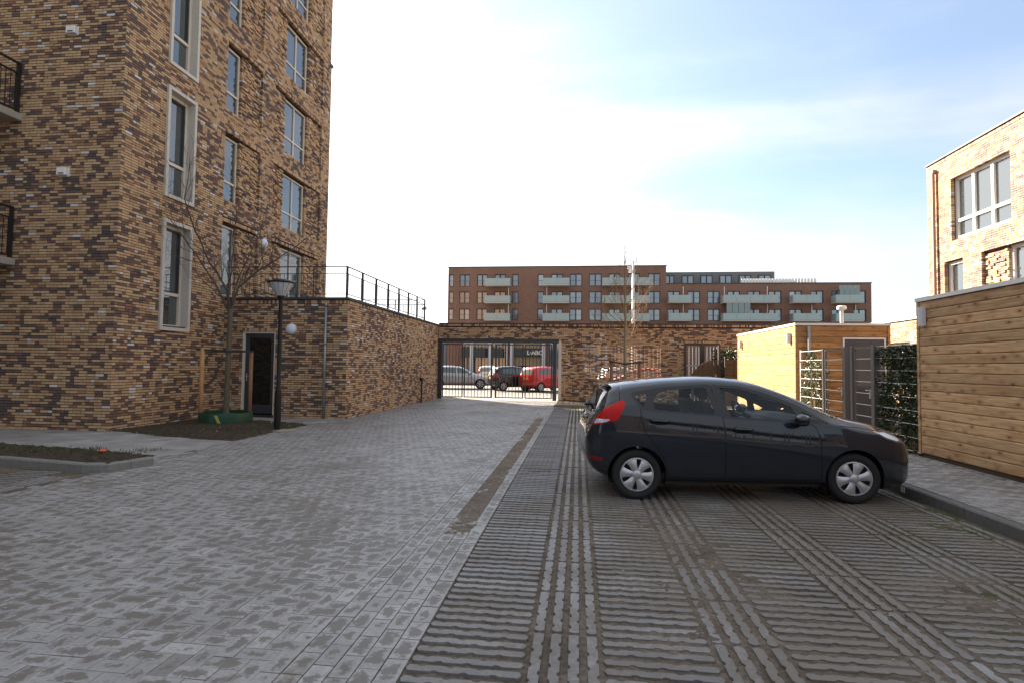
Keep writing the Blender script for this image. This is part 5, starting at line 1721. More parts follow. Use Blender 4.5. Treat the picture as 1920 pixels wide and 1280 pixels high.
def strip(P, w):
    """thin closed band round an open line in (x,z)"""
    P = [Vector(p) for p in line_dense(P, .05)]; L_, R_ = [], []
    for i, p in enumerate(P):
        d = (P[min(i + 1, len(P) - 1)] - P[max(i - 1, 0)]).normalized(); n = Vector((-d.y, d.x)) * w / 2
        L_.append(tuple(p + n)); R_.append(tuple(p - n))
    return L_ + R_[::-1]

KS = 1.9
def build_car(name, label, shape, polys, top_polys, parts, loc, yaw, nx=110, ns=46, groove=None, arches=(), mats_=None, wheels=None, extras=None, group=None, mirror_ok=True):
    """polys: id -> (x,z) polygon on the side; top_polys: id -> (x,s) polygon across the roof or ends."""
    L = shape.L
    root = thing(name, label, 'car', loc, yaw, group)
    pts2, faces, ids = [], [], []
    def add_poly(P, idn):
        ar_ = sum(a[0] * b[1] - b[0] * a[1] for a, b in zip(P, P[1:] + P[:1]))
        if ar_ < 0: P = P[::-1]
        n0 = len(pts2)
        pts2.extend(P); faces.append(list(range(n0, n0 + len(P)))); ids.append(idn)
    for idn, P in polys:
        P = poly_dense(P, .035)
        add_poly([(x, shape.inv(x, z) * KS) for x, z in P], idn)
    for idn, P in top_polys:
        add_poly([(x, s_ * KS) for x, s_ in poly_dense(P, .05)], idn)
    for (cx, cz, r) in arches:
        P = [(cx + r * math.cos(t), cz + r * math.sin(t)) for t in np.linspace(0, 2 * math.pi, 48, endpoint=False)]
        P = [(x, z) for x, z in P if True]
        Q = []
        for x, z in P:
            zb_ = shape.nodes(x)[0][1]
            if z < zb_ + .03: Q.append((x, .10 * KS))
            else: Q.append((x, shape.inv(x, z) * KS))
        # drop consecutive duplicates
        add_poly([q for i, q in enumerate(Q) if i == 0 or math.hypot(q[0] - Q[i - 1][0], q[1] - Q[i - 1][1]) > 1e-4], 'arch')
    # grid points, denser towards nose and tail
    t = np.linspace(0, 1, nx); xs = shape.x0 + (L - shape.x0) * (t - .55 * np.sin(2 * np.pi * t) / (2 * np.pi))
    ss = np.linspace(0, 1, ns)
    gx = [float(v) for v in xs]; gs = [float(v) for v in ss]
    poly_pts = np.array(pts2) if pts2 else np.zeros((0, 2))
    for i, x in enumerate(gx):
        for j, s_ in enumerate(gs):
            edge = i in (0, len(gx) - 1) or j in (0, len(gs) - 1)
            if not edge and len(poly_pts):
                d = np.abs(poly_pts - np.array([x, s_ * KS])).sum(1).min()
                if d < .012: continue
            pts2.append((x, s_ * KS))
    if groove:
        for off in (-.035, -.018, -.007, .007, .018, .035):
            for x in np.arange(groove[0][0], groove[-1][0], .04):
                z = float(np.interp(x, [p[0] for p in groove], [p[1] for p in groove])) + off
                q = (float(x), shape.inv(float(x), z) * KS)
                if np.abs(poly_pts - np.array(q)).sum(1).min() > .008: pts2.append(q)
    vo, eo, fo, ov, oe, of = delaunay_2d_cdt([Vector(p) for p in pts2], [], faces, 0, 1e-5)
    V3 = []
    for v in vo:
        x, s_ = min(max(v.x, shape.x0), L), min(max(v.y / KS, 0), 1)
        y, z = shape.at(x, s_)
        if groove and y > .6 and groove[0][0] < x < groove[-1][0]:
            zc = float(np.interp(x, [p[0] for p in groove], [p[1] for p in groove]))
            fade = min(1, (x - groove[0][0]) / .25, (groove[-1][0] - x) / .4)
            dz_ = z - zc
            y += fade * (-.010 * math.exp(-((dz_ + .012) / .016) ** 2) + .006 * math.exp(-((dz_ - .02) / .02) ** 2))
        V3.append((x, y, z))
    # region of each triangle
    order = parts['order']
    groups = {}
    for f, src in zip(fo, of):
        tags = {ids[k] for k in src}
        if 'arch' in tags: continue
        reg = 'body'
        for r in order:
            if r in tags: reg = r; break
        groups.setdefault(reg, []).append(tuple(f))
    inset = parts['inset']; matof = parts['mat']
    objs = {}
    def region_mesh(nm, tris, side, dy=0.0, thick=0):
        used = sorted({i for t_ in tris for i in t_}); mp = {u: k for k, u in enumerate(used)}
        vs = []
        for u in used:
            x, y, z = V3[u]
            yy = max(y - dy, 0) if y > .02 else 0
            vs.append((x, -side * yy, z))
        fs = [tuple(mp[i] for i in t_) for t_ in tris]
        if side > 0: fs = [f[::-1] for f in fs]
        return vs, fs
    for reg, tris in groups.items():
        if reg == 'drop': continue
        m_ = matof.get(reg, matof['body']); nm = parts['name'].get(reg, reg); dy = inset.get(reg, 0)
        if reg == 'body' or reg in parts.get('both', ()):
            v1, f1 = region_mesh(reg, tris, 1, dy); v2, f2 = region_mesh(reg, tris, -1, dy)
            n = len(v1); vs = v1 + v2; fs = [f[::-1] for f in f1] + [tuple(i + n for i in f[::-1]) for f in f2]
            import bmesh
            me = mkmesh(nm, vs, fs, m_, True)
            bm = bmesh.new(); bm.from_mesh(me)
            bmesh.ops.remove_doubles(bm, verts=[v for v in bm.verts if abs(v.co.y) < 1e-4], dist=1e-4)
            bmesh.ops.recalc_face_normals(bm, faces=bm.faces)
            bm.to_mesh(me); bm.free()
            me.polygons.foreach_set('use_smooth', [True] * len(me.polygons))
            objs[reg] = link(nm, me, root)
        else:
            par = parts.get('parent', {}).get(reg)
            for side in (1, -1):
                vs, fs = region_mesh(reg, tris, side, dy)
                fs = [f[::-1] for f in fs]
                me = mkmesh(nm, vs, fs, m_, True)
                import bmesh
                bm = bmesh.new(); bm.from_mesh(me); bmesh.ops.recalc_face_normals(bm, faces=bm.faces)
                bm.to_mesh(me); bm.free()
                me.polygons.foreach_set('use_smooth', [True] * len(me.polygons))
                objs[(reg, side)] = link(nm, me, root)
    for reg, par in parts.get('parent', {}).items():
        for side in (1, -1):
            if (reg, side) in objs and (par, side) in objs: objs[(reg, side)].parent = objs[(par, side)]
    objs['root'] = root; objs['shape'] = shape
    return objs

m_tyre = mat('tyre rubber', (.013, .013, .014), .8, noise=.2, nscale=30)
m_alloy = mat('silver hubcap', (.48, .49, .51), .32, metal=.55, noise=.04)
m_alloyd = mat('dark wheel recess', (.008, .008, .009), .8)
def wheel(parent, x, y, z, r, rr, side, n=32, spokes=6, steer=0.0, detail=True, w=.19):
    """side: outer direction in y. root object = wheel (rim), children tyre and hub."""
    s_ = side
    T_ = MB().lathe([(rr * .92, -.13 * s_), (rr * 1.02, -.17 * s_), (r * .93, -.185 * s_), (r * .99, -.16 * s_), (r, -.12 * s_), (r, -.055 * s_), (r * .985, -.02 * s_), (r * .93, .0), (r * .84, .004 * s_), (rr * 1.06, -.002 * s_), (rr * 1.0, -.014 * s_), (rr * .97, -.03 * s_)], n, (0, 0, 0), 'y')
    hub = MB()
    if detail:
        hub.lathe([(rr * 1.005, -.008 * s_), (rr * .985, .002 * s_), (rr * .93, .004 * s_), (rr * .90, -.006 * s_), (rr * .895, -.03 * s_)], n, (0, 0, 0), 'y')
        hub.lathe([(rr * .27, -.02 * s_), (rr * .27, .004 * s_), (rr * .22, .014 * s_), (rr * .10, .018 * s_), (0, .019 * s_)], 18, (0, 0, 0), 'y')
        for k in range(spokes):
            a = 2 * math.pi * (k + .5) / spokes + .2
            # spoke widens towards the rim, raised centre rib
            st_ = [(.20, .15, .006), (.40, .19, .010), (.60, .23, .012), (.76, .285, .009), (.87, .36, .002), (.94, .46, -.002)]
            vs = []
            for (q, hw_, h_) in st_:
                for u in (-1, -.45, .45, 1):
                    d = q * rr; t_ = u * hw_ * rr
                    hh_ = (h_ if abs(u) < .9 else h_ - .016)
                    vs.append((d * math.cos(a) - t_ * math.sin(a), hh_ * s_, d * math.sin(a) + t_ * math.cos(a)))
            fs = []
            for i in range(len(st_) - 1):
                for j in range(3):
                    b = i * 4 + j; fs.append((b, b + 1, b + 5, b + 4))
            hub.add(vs, fs)
    else:
        for k in range(spokes):
            a = 2 * math.pi * k / spokes
            ca_, sa_ = math.cos(a), math.sin(a)
            vs = []
            for d, hw_ in ((.15, .12), (.97, .17)):
                for u in (-1, 1): vs.append((d * rr * ca_ - u * hw_ * rr * sa_, .0, d * rr * sa_ + u * hw_ * rr * ca_))
            hub.add(vs, [(0, 1, 3, 2)])
        hub.lathe([(rr, 0), (rr * .9, .002 * s_)], n, (0, 0, 0), 'y')
    wt = MB().lathe([(rr * .97, -.045 * s_), (0, -.05 * s_)], n, (0, 0, 0), 'y')
    wo = wt.build('wheel', m_alloyd, parent); wo.location = (x, y, z); wo.rotation_euler = (0, NP.rand() * 1.0 if detail else 0, steer)
    to = T_.build('tyre', m_tyre, wo, smooth=True)
    ho = hub.build('hubcap' if detail else 'rim', m_alloy, wo)
    smooth_by_angle(ho, 40)
    return wo

# ---- the dark hatchback
def car_paint(name, col, rough=.28, flake=.0, coat=1.0, metal=.0):
    m = bpy.data.materials.new(name); m.use_nodes = True
    t = m.node_tree; b = t.nodes['Principled BSDF']
    b.inputs['Base Color'].default_value = (*col, 1); b.inputs['Roughness'].default_value = rough
    b.inputs['Metallic'].default_value = metal
    b.inputs['Coat Weight'].default_value = coat; b.inputs['Coat Roughness'].default_value = .025; b.inputs['Specular IOR Level'].default_value = .25; b.inputs['Coat IOR'].default_value = 1.45
    N, Lk = t.nodes.new, t.links.new
    n = N('ShaderNodeTexNoise'); n.inputs['Scale'].default_value = 3; n.inputs['Detail'].default_value = 8; n.inputs['Roughness'].default_value = .7
    g_ = N('ShaderNodeNewGeometry'); Lk(g_.outputs['Position'], n.inputs['Vector'])
    sp = N('ShaderNodeSeparateXYZ'); Lk(g_.outputs['Position'], sp.inputs[0])
    # road film: rougher and dustier low down
    mr = N('ShaderNodeMapRange'); mr.inputs['From Min'].default_value = .55; mr.inputs['From Max'].default_value = .15
    mr.inputs['To Max'].default_value = 1
    Lk(sp.outputs[2], mr.inputs['Value'])
    mu = N('ShaderNodeMath'); mu.operation = 'MULTIPLY'; Lk(mr.outputs[0], mu.inputs[0]); Lk(n.outputs['Fac'], mu.inputs[1])
    mx = N('ShaderNodeMixRGB'); mx.inputs[1].default_value = (*col, 1); mx.inputs[2].default_value = (.06, .055, .05, 1)
    q = N('ShaderNodeMath'); q.operation = 'MULTIPLY'; q.inputs[1].default_value = .5; Lk(mu.outputs[0], q.inputs[0])
    Lk(q.outputs[0], mx.inputs[0]); Lk(mx.outputs[0], b.inputs['Base Color'])
    r_ = N('ShaderNodeMath'); r_.operation = 'ADD'; r_.inputs[1].default_value = .02; r3 = N('ShaderNodeMath'); r3.operation = 'MULTIPLY'; r3.inputs[1].default_value = .35
    Lk(mu.outputs[0], r3.inputs[0]); Lk(r3.outputs[0], r_.inputs[0]); Lk(r_.outputs[0], b.inputs['Coat Roughness'])
    return m
def clear_glass(name, tint, opac):
    m = bpy.data.materials.new(name); m.use_nodes = True; t = m.node_tree; t.nodes.clear()
    N, Lk = t.nodes.new, t.links.new
    o = N('ShaderNodeOutputMaterial'); tr = N('ShaderNodeBsdfTransparent'); tr.inputs[0].default_value = (*tint, 1)
    gl = N('ShaderNodeBsdfGlossy'); gl.inputs['Roughness'].default_value = .01; gl.inputs['Color'].default_value = (.9, .95, 1, 1)
    fr = N('ShaderNodeFresnel'); fr.inputs['IOR'].default_value = opac
    mx = N('ShaderNodeMixShader'); Lk(fr.outputs[0], mx.inputs[0]); Lk(tr.outputs[0], mx.inputs[1]); Lk(gl.outputs[0], mx.inputs[2]); Lk(mx.outputs[0], o.inputs[0])
    return m
m_paint = car_paint('dark blue grey car paint', (.0048, .0095, .0185), .45, metal=.0)
m_cglass = clear_glass('car window glass', (.90, .97, .99), 1.42)
m_hatchglass = clear_glass('rear window glass', (.20, .24, .26), 1.9)
m_trimb = mat('gloss black trim', (.010, .010, .012), .25)
m_gap = mat('panel gap', (.002, .002, .002), .9)
m_red = mat('red lamp lens', (.46, .004, .004), .35, spec=.25)
m_clear = mat('clear lamp lens', (.85, .89, .97), .12, coat=1, ior=1.6)
m_lampw = mat('white lamp lens', (.55, .55, .60), .1, coat=1)
def tail_map(T):
    return {k: [((.06 + p[0] * (.3 - .06) / .3) if 0 <= p[0] < .3 else p[0], p[1]) for p in v] for k, v in T.items()}
T1 = dict(
    zt=[(-.3, .55), (0, .60), (.015, .68), (.05, .80), (.10, .92), (.17, 1.03), (.30, 1.22), (.355, 1.302), (.40, 1.325), (.65, 1.365), (1.0, 1.405), (1.45, 1.432), (1.70, 1.430), (2.0, 1.405), (2.22, 1.352), (2.45, 1.270), (2.78, 1.135), (3.02, 1.015), (3.16, .962), (3.34, .930), (3.47, .902), (3.60, .868), (3.70, .832), (3.80, .775), (3.87, .700), (3.92, .60), (3.95, .50), (4.3, .48)],
    zb=[(-.3, .55), (0, .52), (.04, .43), (.08, .36), (.16, .29), (.36, .21), (.45, .20), (.95, .19), (2.7, .19), (3.45, .165), (3.75, .175), (3.86, .21), (3.92, .28), (3.95, .40), (4.3, .44)],
    W=[(0, 0), (.006, .30), (.02, .47), (.045, .59), (.08, .675), (.13, .735), (.22, .785), (.4, .822), (.7, .842), (1.2, .848), (2.4, .848), (3.0, .845), (3.4, .828), (3.6, .795), (3.72, .748), (3.80, .69), (3.86, .62), (3.90, .53), (3.93, .40), (3.944, .25), (3.95, 0)],
    zw=[(-.3, .9), (0, .9), (.2, 1.02), (.45, 1.06), (.80, 1.035), (1.54, .990), (2.5, .915), (2.86, .895), (3.05, .880), (3.3, .855), (3.5, .82), (3.7, .76), (3.85, .66), (3.95, .5)],
    ze=[(-.3, .9), (0, .62), (.05, .76), (.17, .99), (.30, 1.16), (.37, 1.225), (.65, 1.275), (1.0, 1.318), (1.55, 1.348), (1.9, 1.33), (2.2, 1.262), (2.52, 1.140), (2.97, .935), (3.16, .912), (3.34, .885), (3.5, .855), (3.7, .79), (3.85, .68), (3.95, .5)],
    yr=[(-.3, .5), (0, .45), (.10, .58), (.25, .62), (.37, .60), (.65, .60), (1.0, .605), (1.6, .60), (2.0, .60), (2.5, .655), (2.97, .72), (3.16, .715), (3.5, .66), (3.8, .55), (3.95, .4)])
T1['W'] = [(0, 0), (.003, .40), (.010, .55), (.03, .64), (.06, .70), (.11, .745), (.22, .790)] + [p for p in T1['W'] if p[0] >= .4]
T1 = tail_map(T1)
sh1 = CarShape(T1, 3.95); sh1.x0 = .06
RH, FH = (.66, .288), (3.135, .288)
glass_r = round_poly([(.863, 1.045), (.862, 1.130), (.925, 1.225), (1.03, 1.262), (1.500, 1.300), (1.560, .995)], .035)
glass_f = round_poly([(1.640, 1.302), (1.88, 1.292), (2.19, 1.205), (2.475, 1.095), (2.53, .935), (1.745, .972)], .035)
glass_q = round_poly([(.650, 1.195), (.775, 1.225), (.795, 1.205), (.745, 1.080), (.715, 1.085)], .02)
glass_t = round_poly([(2.580, 1.045), (2.860, .912), (2.640, .922)], .02)
dlo_r = round_poly([(.605, 1.205), (.650, 1.235), (.90, 1.275), (1.1, 1.305), (1.545, 1.332), (1.665, .975), (.85, 1.022), (.70, 1.045)], .03)
dlo_f = round_poly([(1.575, 1.330), (1.90, 1.318), (2.21, 1.235), (2.55, 1.105), (2.90, .895), (1.64, .955)], .03)
def seam(P, w=.007): return strip(P, w)
seam_r = seam([(.66, 1.24), (.70, 1.04), (.712, .90), (.75, .78), (.86, .65), (.97, .47), (1.02, .27)])
seam_m = seam([(1.565, 1.325), (1.60, 1.10), (1.648, .935), (1.665, .75), (1.668, .27)])
seam_f = seam([(2.62, .925), (2.70, .87), (2.740, .745), (2.752, .50), (2.752, .27)])
seam_b = seam([(1.01, .262), (1.7, .262), (2.752, .262)], .008)
seam_fuel = seam([(.49, 1.30), (.475, 1.18), (.47, 1.13)], .006)
seam_hood = seam([(2.98, .888), (3.2, .868), (3.40, .838), (3.46, .815)], .006)
door_r = [(.66, 1.20), (.70, 1.04), (.712, .90), (.75, .78), (.86, .65), (.97, .47), (1.02, .262), (1.668, .262), (1.665, .75), (1.648, .935), (1.57, 1.318), (1.1, 1.30)]
door_f = [(1.668, .262), (2.752, .262), (2.752, .50), (2.740, .745), (2.70, .87), (2.60, .93), (2.2, 1.23), (1.9, 1.31), (1.575, 1.318), (1.648, .935), (1.665, .75)]
tail = round_poly([(.155, .850), (.225, .975), (.300, 1.055), (.500, 1.150), (.535, 1.110), (.475, .985), (.430, .915), (.30, .885)], .02)
tail_w = round_poly([(.165, .868), (.200, .925), (.350, .922), (.31, .893)], .012)
tail_k = round_poly([(.10, .862), (.175, .99), (.28, 1.085), (.50, 1.168), (.30, 1.055), (.225, .975), (.155, .85)], .006)
head = round_poly([(3.36, .832), (3.53, .838), (3.66, .800), (3.80, .728), (3.80, .690), (3.66, .700), (3.50, .750)], .03)
head_in = round_poly([(3.42, .818), (3.53, .815), (3.64, .775), (3.70, .735), (3.66, .716), (3.51, .762)], .02)
refl = round_poly([(.115, .492), (.27, .480), (.27, .435), (.13, .442)], .012)
sill_b = [(.98, .245), (2.80, .245), (2.82, .20), (.97, .20)]
def s_of(x, z): return sh1.inv(x, z, .5, 1.0)
e_s = lambda x: sh1.inv(x, float(smooth_tab(T1['ze'], x)) + .004, .5, .9)
wind = [(2.02, 1.0), (2.05, .90), (2.10, e_s(2.10) + .045), (2.3, e_s(2.3) + .032), (2.52, e_s(2.52) + .025), (2.75, e_s(2.75) + .02), (2.95, e_s(2.95) + .02), (3.03, .86), (3.08, .93), (3.10, 1.0)]
hatch = [(.325, 1.0), (.325, .88), (.315, e_s(.32) + .02), (.27, e_s(.27) + .02), (.20, e_s(.20) + .03), (.17, .86), (.168, 1.0)]
hatch_k = [(.335, 1.0), (.335, .86), (.32, e_s(.32) - .01), (.27, e_s(.27) - .012), (.19, e_s(.19) - .01), (.155, .84), (.152, 1.0)]
wind_k = [(1.99, 1.0), (2.02, .89), (2.07, e_s(2.07) + .03), (2.3, e_s(2.3) + .018), (2.52, e_s(2.52) + .011), (2.75, e_s(2.75) + .006), (2.98, e_s(2.98) + .008), (3.07, .85), (3.13, .93), (3.15, 1.0)]
polys = [('seam', p) for p in (seam_r, seam_m, seam_f, seam_b, seam_fuel, seam_hood)]
polys += [('glass_r', glass_r), ('glass_f', glass_f), ('glass_q', glass_q), ('glass_t', glass_t), ('trim', dlo_r), ('trim', dlo_f),
          ('door_r', door_r), ('door_f', door_f), ('tail_w', tail_w), ('tail', tail), ('tail_k', tail_k), ('head_in', head_in), ('head', head), ('refl', refl), ('sill', sill_b)]
parts_ = dict(
    order=['glass_r', 'glass_f', 'glass_q', 'glass_t', 'wind', 'hatch', 'trim', 'seam', 'tail_w', 'tail', 'tail_k', 'head_in', 'head', 'refl', 'wind_k', 'hatch_k', 'door_r', 'door_f', 'sill'],
    both=('wind', 'hatch', 'wind_k', 'hatch_k'),
    inset=dict(glass_r=.006, glass_f=.006, glass_q=.006, glass_t=.006, seam=.006, trim=.002, tail=-.004, tail_w=-.004, head=-.003, head_in=-.003, refl=-.003, door_r=-.0005, door_f=-.0005),
    mat=dict(body=m_paint, glass_r=m_cglass, glass_f=m_cglass, glass_q=m_cglass, glass_t=m_cglass, wind=m_cglass, hatch=m_hatchglass, trim=m_trimb, seam=m_gap, tail=m_red, tail_w=m_lampw, tail_k=m_trimb,
             head=mat('dark lamp housing', (.12, .13, .15), .1, coat=1), head_in=m_clear, refl=mat('red reflector', (.16, .006, .008), .25), wind_k=m_trimb, hatch_k=m_trimb, door_r=m_paint, door_f=m_paint, sill=m_black),
    name=dict(glass_r='door_window', glass_f='door_window', glass_q='quarter_window', glass_t='quarter_window', wind='windscreen', hatch='rear_window', trim='window_surround', seam='panel_gap',
              tail='tail_light', tail_w='reversing_light', tail_k='lamp_surround', head='headlight', head_in='headlight_lens', refl='reflector', wind_k='windscreen_surround', hatch_k='rear_window_surround', door_r='door', door_f='door', sill='sill_trim'),
    parent=dict(glass_r='door_r', glass_f='door_f', tail_w='tail', head_in='head'))
car_yaw = math.radians(4.65)
cx0, cy0 = .69, 6.74      # rear wheel contact of the near side
uu = Vector((math.cos(car_yaw), math.sin(car_yaw), 0)); nn_ = Vector((-uu.y, uu.x, 0))
org = Vector((cx0, cy0, 0)) - uu * .66 + nn_ * .805
cobj = build_car('parked_car', 'dark blue grey five door hatchback parked across the grid paved bay', sh1, polys,
                 [('wind', wind), ('hatch', hatch), ('wind_k', wind_k), ('hatch_k', hatch_k)], parts_, tuple(org), car_yaw, nx=120, ns=50,
                 groove=[(.68, .925), (1.05, .888), (1.64, .832), (2.21, .768), (2.95, .715)], arches=[(.66, .285, .335), (3.135, .285, .338)])
cr_ = cobj['root']
def half(nm): return cobj.get(nm)
for side in (-1, 1):
    wheel(cr_, RH[0], side * .800, RH[1], .290, .197, side)
    wheel(cr_, FH[0], side * .800, FH[1], .290, .197, side, steer=-.12)
# wheel housings and underside
for (hx, hz) in (RH, FH):
    for side in (-1, 1):
        vs, fs = [], []
        n = 20
        for k in range(n + 1):
            a = -.35 + (math.pi + .7) * k / n
            for y in (.80, .50): vs.append((hx + .338 * math.cos(a), side * y, hz + .338 * math.sin(a)))
        for k in range(n): fs.append((k * 2, k * 2 + 1, k * 2 + 3, k * 2 + 2))
        MB().add(vs, fs).build('wheel_housing', m_black, cr_)
MB().box(.35, 3.6, -.70, .70, .17, .21).build('underbody', m_black, cr_)
# interior
m_seat = mat('dark seat fabric', (.020, .022, .026), .85)
m_dash = mat('dashboard plastic', (.030, .033, .038), .7)
MB().box(.45, 2.9, -.72, .72, .22, .30).build('cabin_floor', m_seat, cr_)
def seat(x, y, w=.50):
    m_ = MB()
    m_.prism([(x, .42), (x + .48, .46), (x + .50, .54), (x + .1, .56), (x - .02, .62), (x - .16, 1.05), (x - .20, 1.12), (x - .27, 1.10), (x - .22, .9), (x - .10, .5)], y - w / 2, y + w / 2, 'xz')
    s_ = m_.build('seat', m_seat, cr_)
    h_ = MB().prism([(x - .20, 1.15), (x - .17, 1.24), (x - .20, 1.32), (x - .27, 1.31), (x - .28, 1.2)], y - .13, y + .13, 'xz')
    h_.tube([(x - .225, y - .06, 1.08), (x - .225, y - .06, 1.2)], .008, 6); h_.tube([(x - .225, y + .06, 1.08), (x - .225, y + .06, 1.2)], .008, 6)
    h_.build('headrest', m_seat, s_)
seat(1.75, -.36); seat(1.75, .36)
m_ = MB().prism([(.95, .42), (1.3, .45), (1.3, .54), (1.0, .58), (.78, 1.02), (.70, 1.02), (.85, .5)], -.66, .66, 'xz'); rb = m_.build('rear_bench', m_seat, cr_)
for y in (-.38, .38): MB().box(.69, .76, y - .12, y + .12, 1.03, 1.15, bev=.02).build('headrest', m_seat, rb)
m_ = MB().prism([(2.35, .55), (2.35, .84), (2.42, .93), (2.62, .96), (2.98, .93), (3.05, .85), (2.95, .5)], -.70, .70, 'xz'); db = m_.build('dashboard', m_dash, cr_)
m_ = MB()
cx_, cy_, cz_ = 2.26, .36, .93
ring = []
for k in range(29):
    a = 2 * math.pi * k / 28
    ring.append((cx_ + math.sin(a) * .185 * -.42, cy_ + math.cos(a) * .185, cz_ + math.sin(a) * .185 * .90))
m_.tube(ring, .016, 8, cap=False)
m_.tube([(cx_, cy_ - .17, cz_), (cx_ + .03, cy_, cz_ - .02), (cx_, cy_ + .17, cz_)], .018, 6)
m_.tube([(cx_ + .03, cy_, cz_), (cx_ + .3, cy_, cz_ - .1)], .03, 8)
m_.build('steering_wheel', m_dash, cr_, smooth=True)
MB().box(2.12, 2.16, -.10, .10, 1.24, 1.30, bev=.012).build('rear_view_mirror', m_black, cr_)
# door handles
def ellip(B, c, r, n=14, m=10, ex=1.0):
    vs, fs = [], []
    for i in range(m + 1):
        t_ = math.pi * i / m
        for k in range(n):
            p_ = 2 * math.pi * k / n
            vs.append((c[0] + r[0] * math.cos(t_), c[1] + r[1] * math.sin(t_) * math.cos(p_), c[2] + r[2] * math.sin(t_) * math.sin(p_)))
    for i in range(m):
        for k in range(n):
            fs.append((i * n + k, i * n + (k + 1) % n, (i + 1) * n + (k + 1) % n, (i + 1) * n + k))
    B.add(vs, fs)
for side in (1, -1):
    for reg, hx, hz in (('door_r', .915, .908), ('door_f', 1.865, .828)):
        par = cobj.get((reg, side), cr_)
        u = sh1.inv(hx, hz); y, z = sh1.at(hx, u)
        cup = MB(); ellip(cup, (hx, -side * (y - .006), hz - .008), (.118, .016, .036))
        cup.build('handle_recess', m_gap, par, smooth=True)
        hb = MB(); hb.tube([(hx - .11, -side * (y + .006), hz + .008), (hx - .07, -side * (y + .026), hz + .010), (hx, -side * (y + .030), hz + .008), (hx + .07, -side * (y + .026), hz + .004), (hx + .11, -side * (y + .006), hz)], [.011, .014, .015, .014, .011], 8)
        hb.build('handle', m_paint, par, smooth=True)
    # mirror
    mm = MB(); ellip(mm, (2.49, -side * .93, .965), (.085, .095, .062), 16, 12)
    vs2 = mm.v
    mo_ = mm.build('wing_mirror', m_paint, cr_, smooth=True)
    ar = MB(); ar.tube([(2.52, -side * .78, .905), (2.50, -side * .86, .915), (2.49, -side * .92, .93)], [.035, .03, .03], 8)
    ellip(ar, (2.49, -side * .93, .925), (.075, .085, .035), 14, 8)
    ar.build('mirror_foot', m_black, mo_, smooth=True)
# rear spoiler lip, wiper, plate, badge-free tailgate details
sp = MB().prism([(.36, 1.322), (.30, 1.300), (.295, 1.290), (.34, 1.285), (.40, 1.30)], -.50, .50, 'xz'); sp.build('spoiler', m_paint, cr_)
wp = MB().tube([(.19, 0, 1.075), (.165, .1, 1.06), (.18, .36, 1.08)], .010, 6); wp.box(.12, .21, -.03, .03, 1.03, 1.065, bev=.01); wp.build('rear_wiper', m_black, cr_)
tg = MB().box(.108, .14, -.25, .25, .745, .85, bev=.004); tg.build('number_plate', mat('yellow number plate', (.55, .38, .03), .5), cr_)
MB().box(.115, .15, -.26, .26, .885, .91, bev=.008).build('tailgate_handle', m_trimb, cr_)
MB().box(3.915, 3.957, -.42, .42, .30, .46, bev=.01).build('grille', m_black, cr_)
an = MB().tube([(.62, 0, 1.36), (.50, 0, 1.50)], .004, 5)
aw = MB().tube([(2.98, -.5, 1.0), (2.92, 0, 1.055), (2.94, .2, 1.05)], .009, 6); aw.tube([(3.02, -.1, .99), (2.93, .3, 1.05), (2.96, .55, 1.0)], .009, 6); aw.build('windscreen_wiper', m_black, cr_)

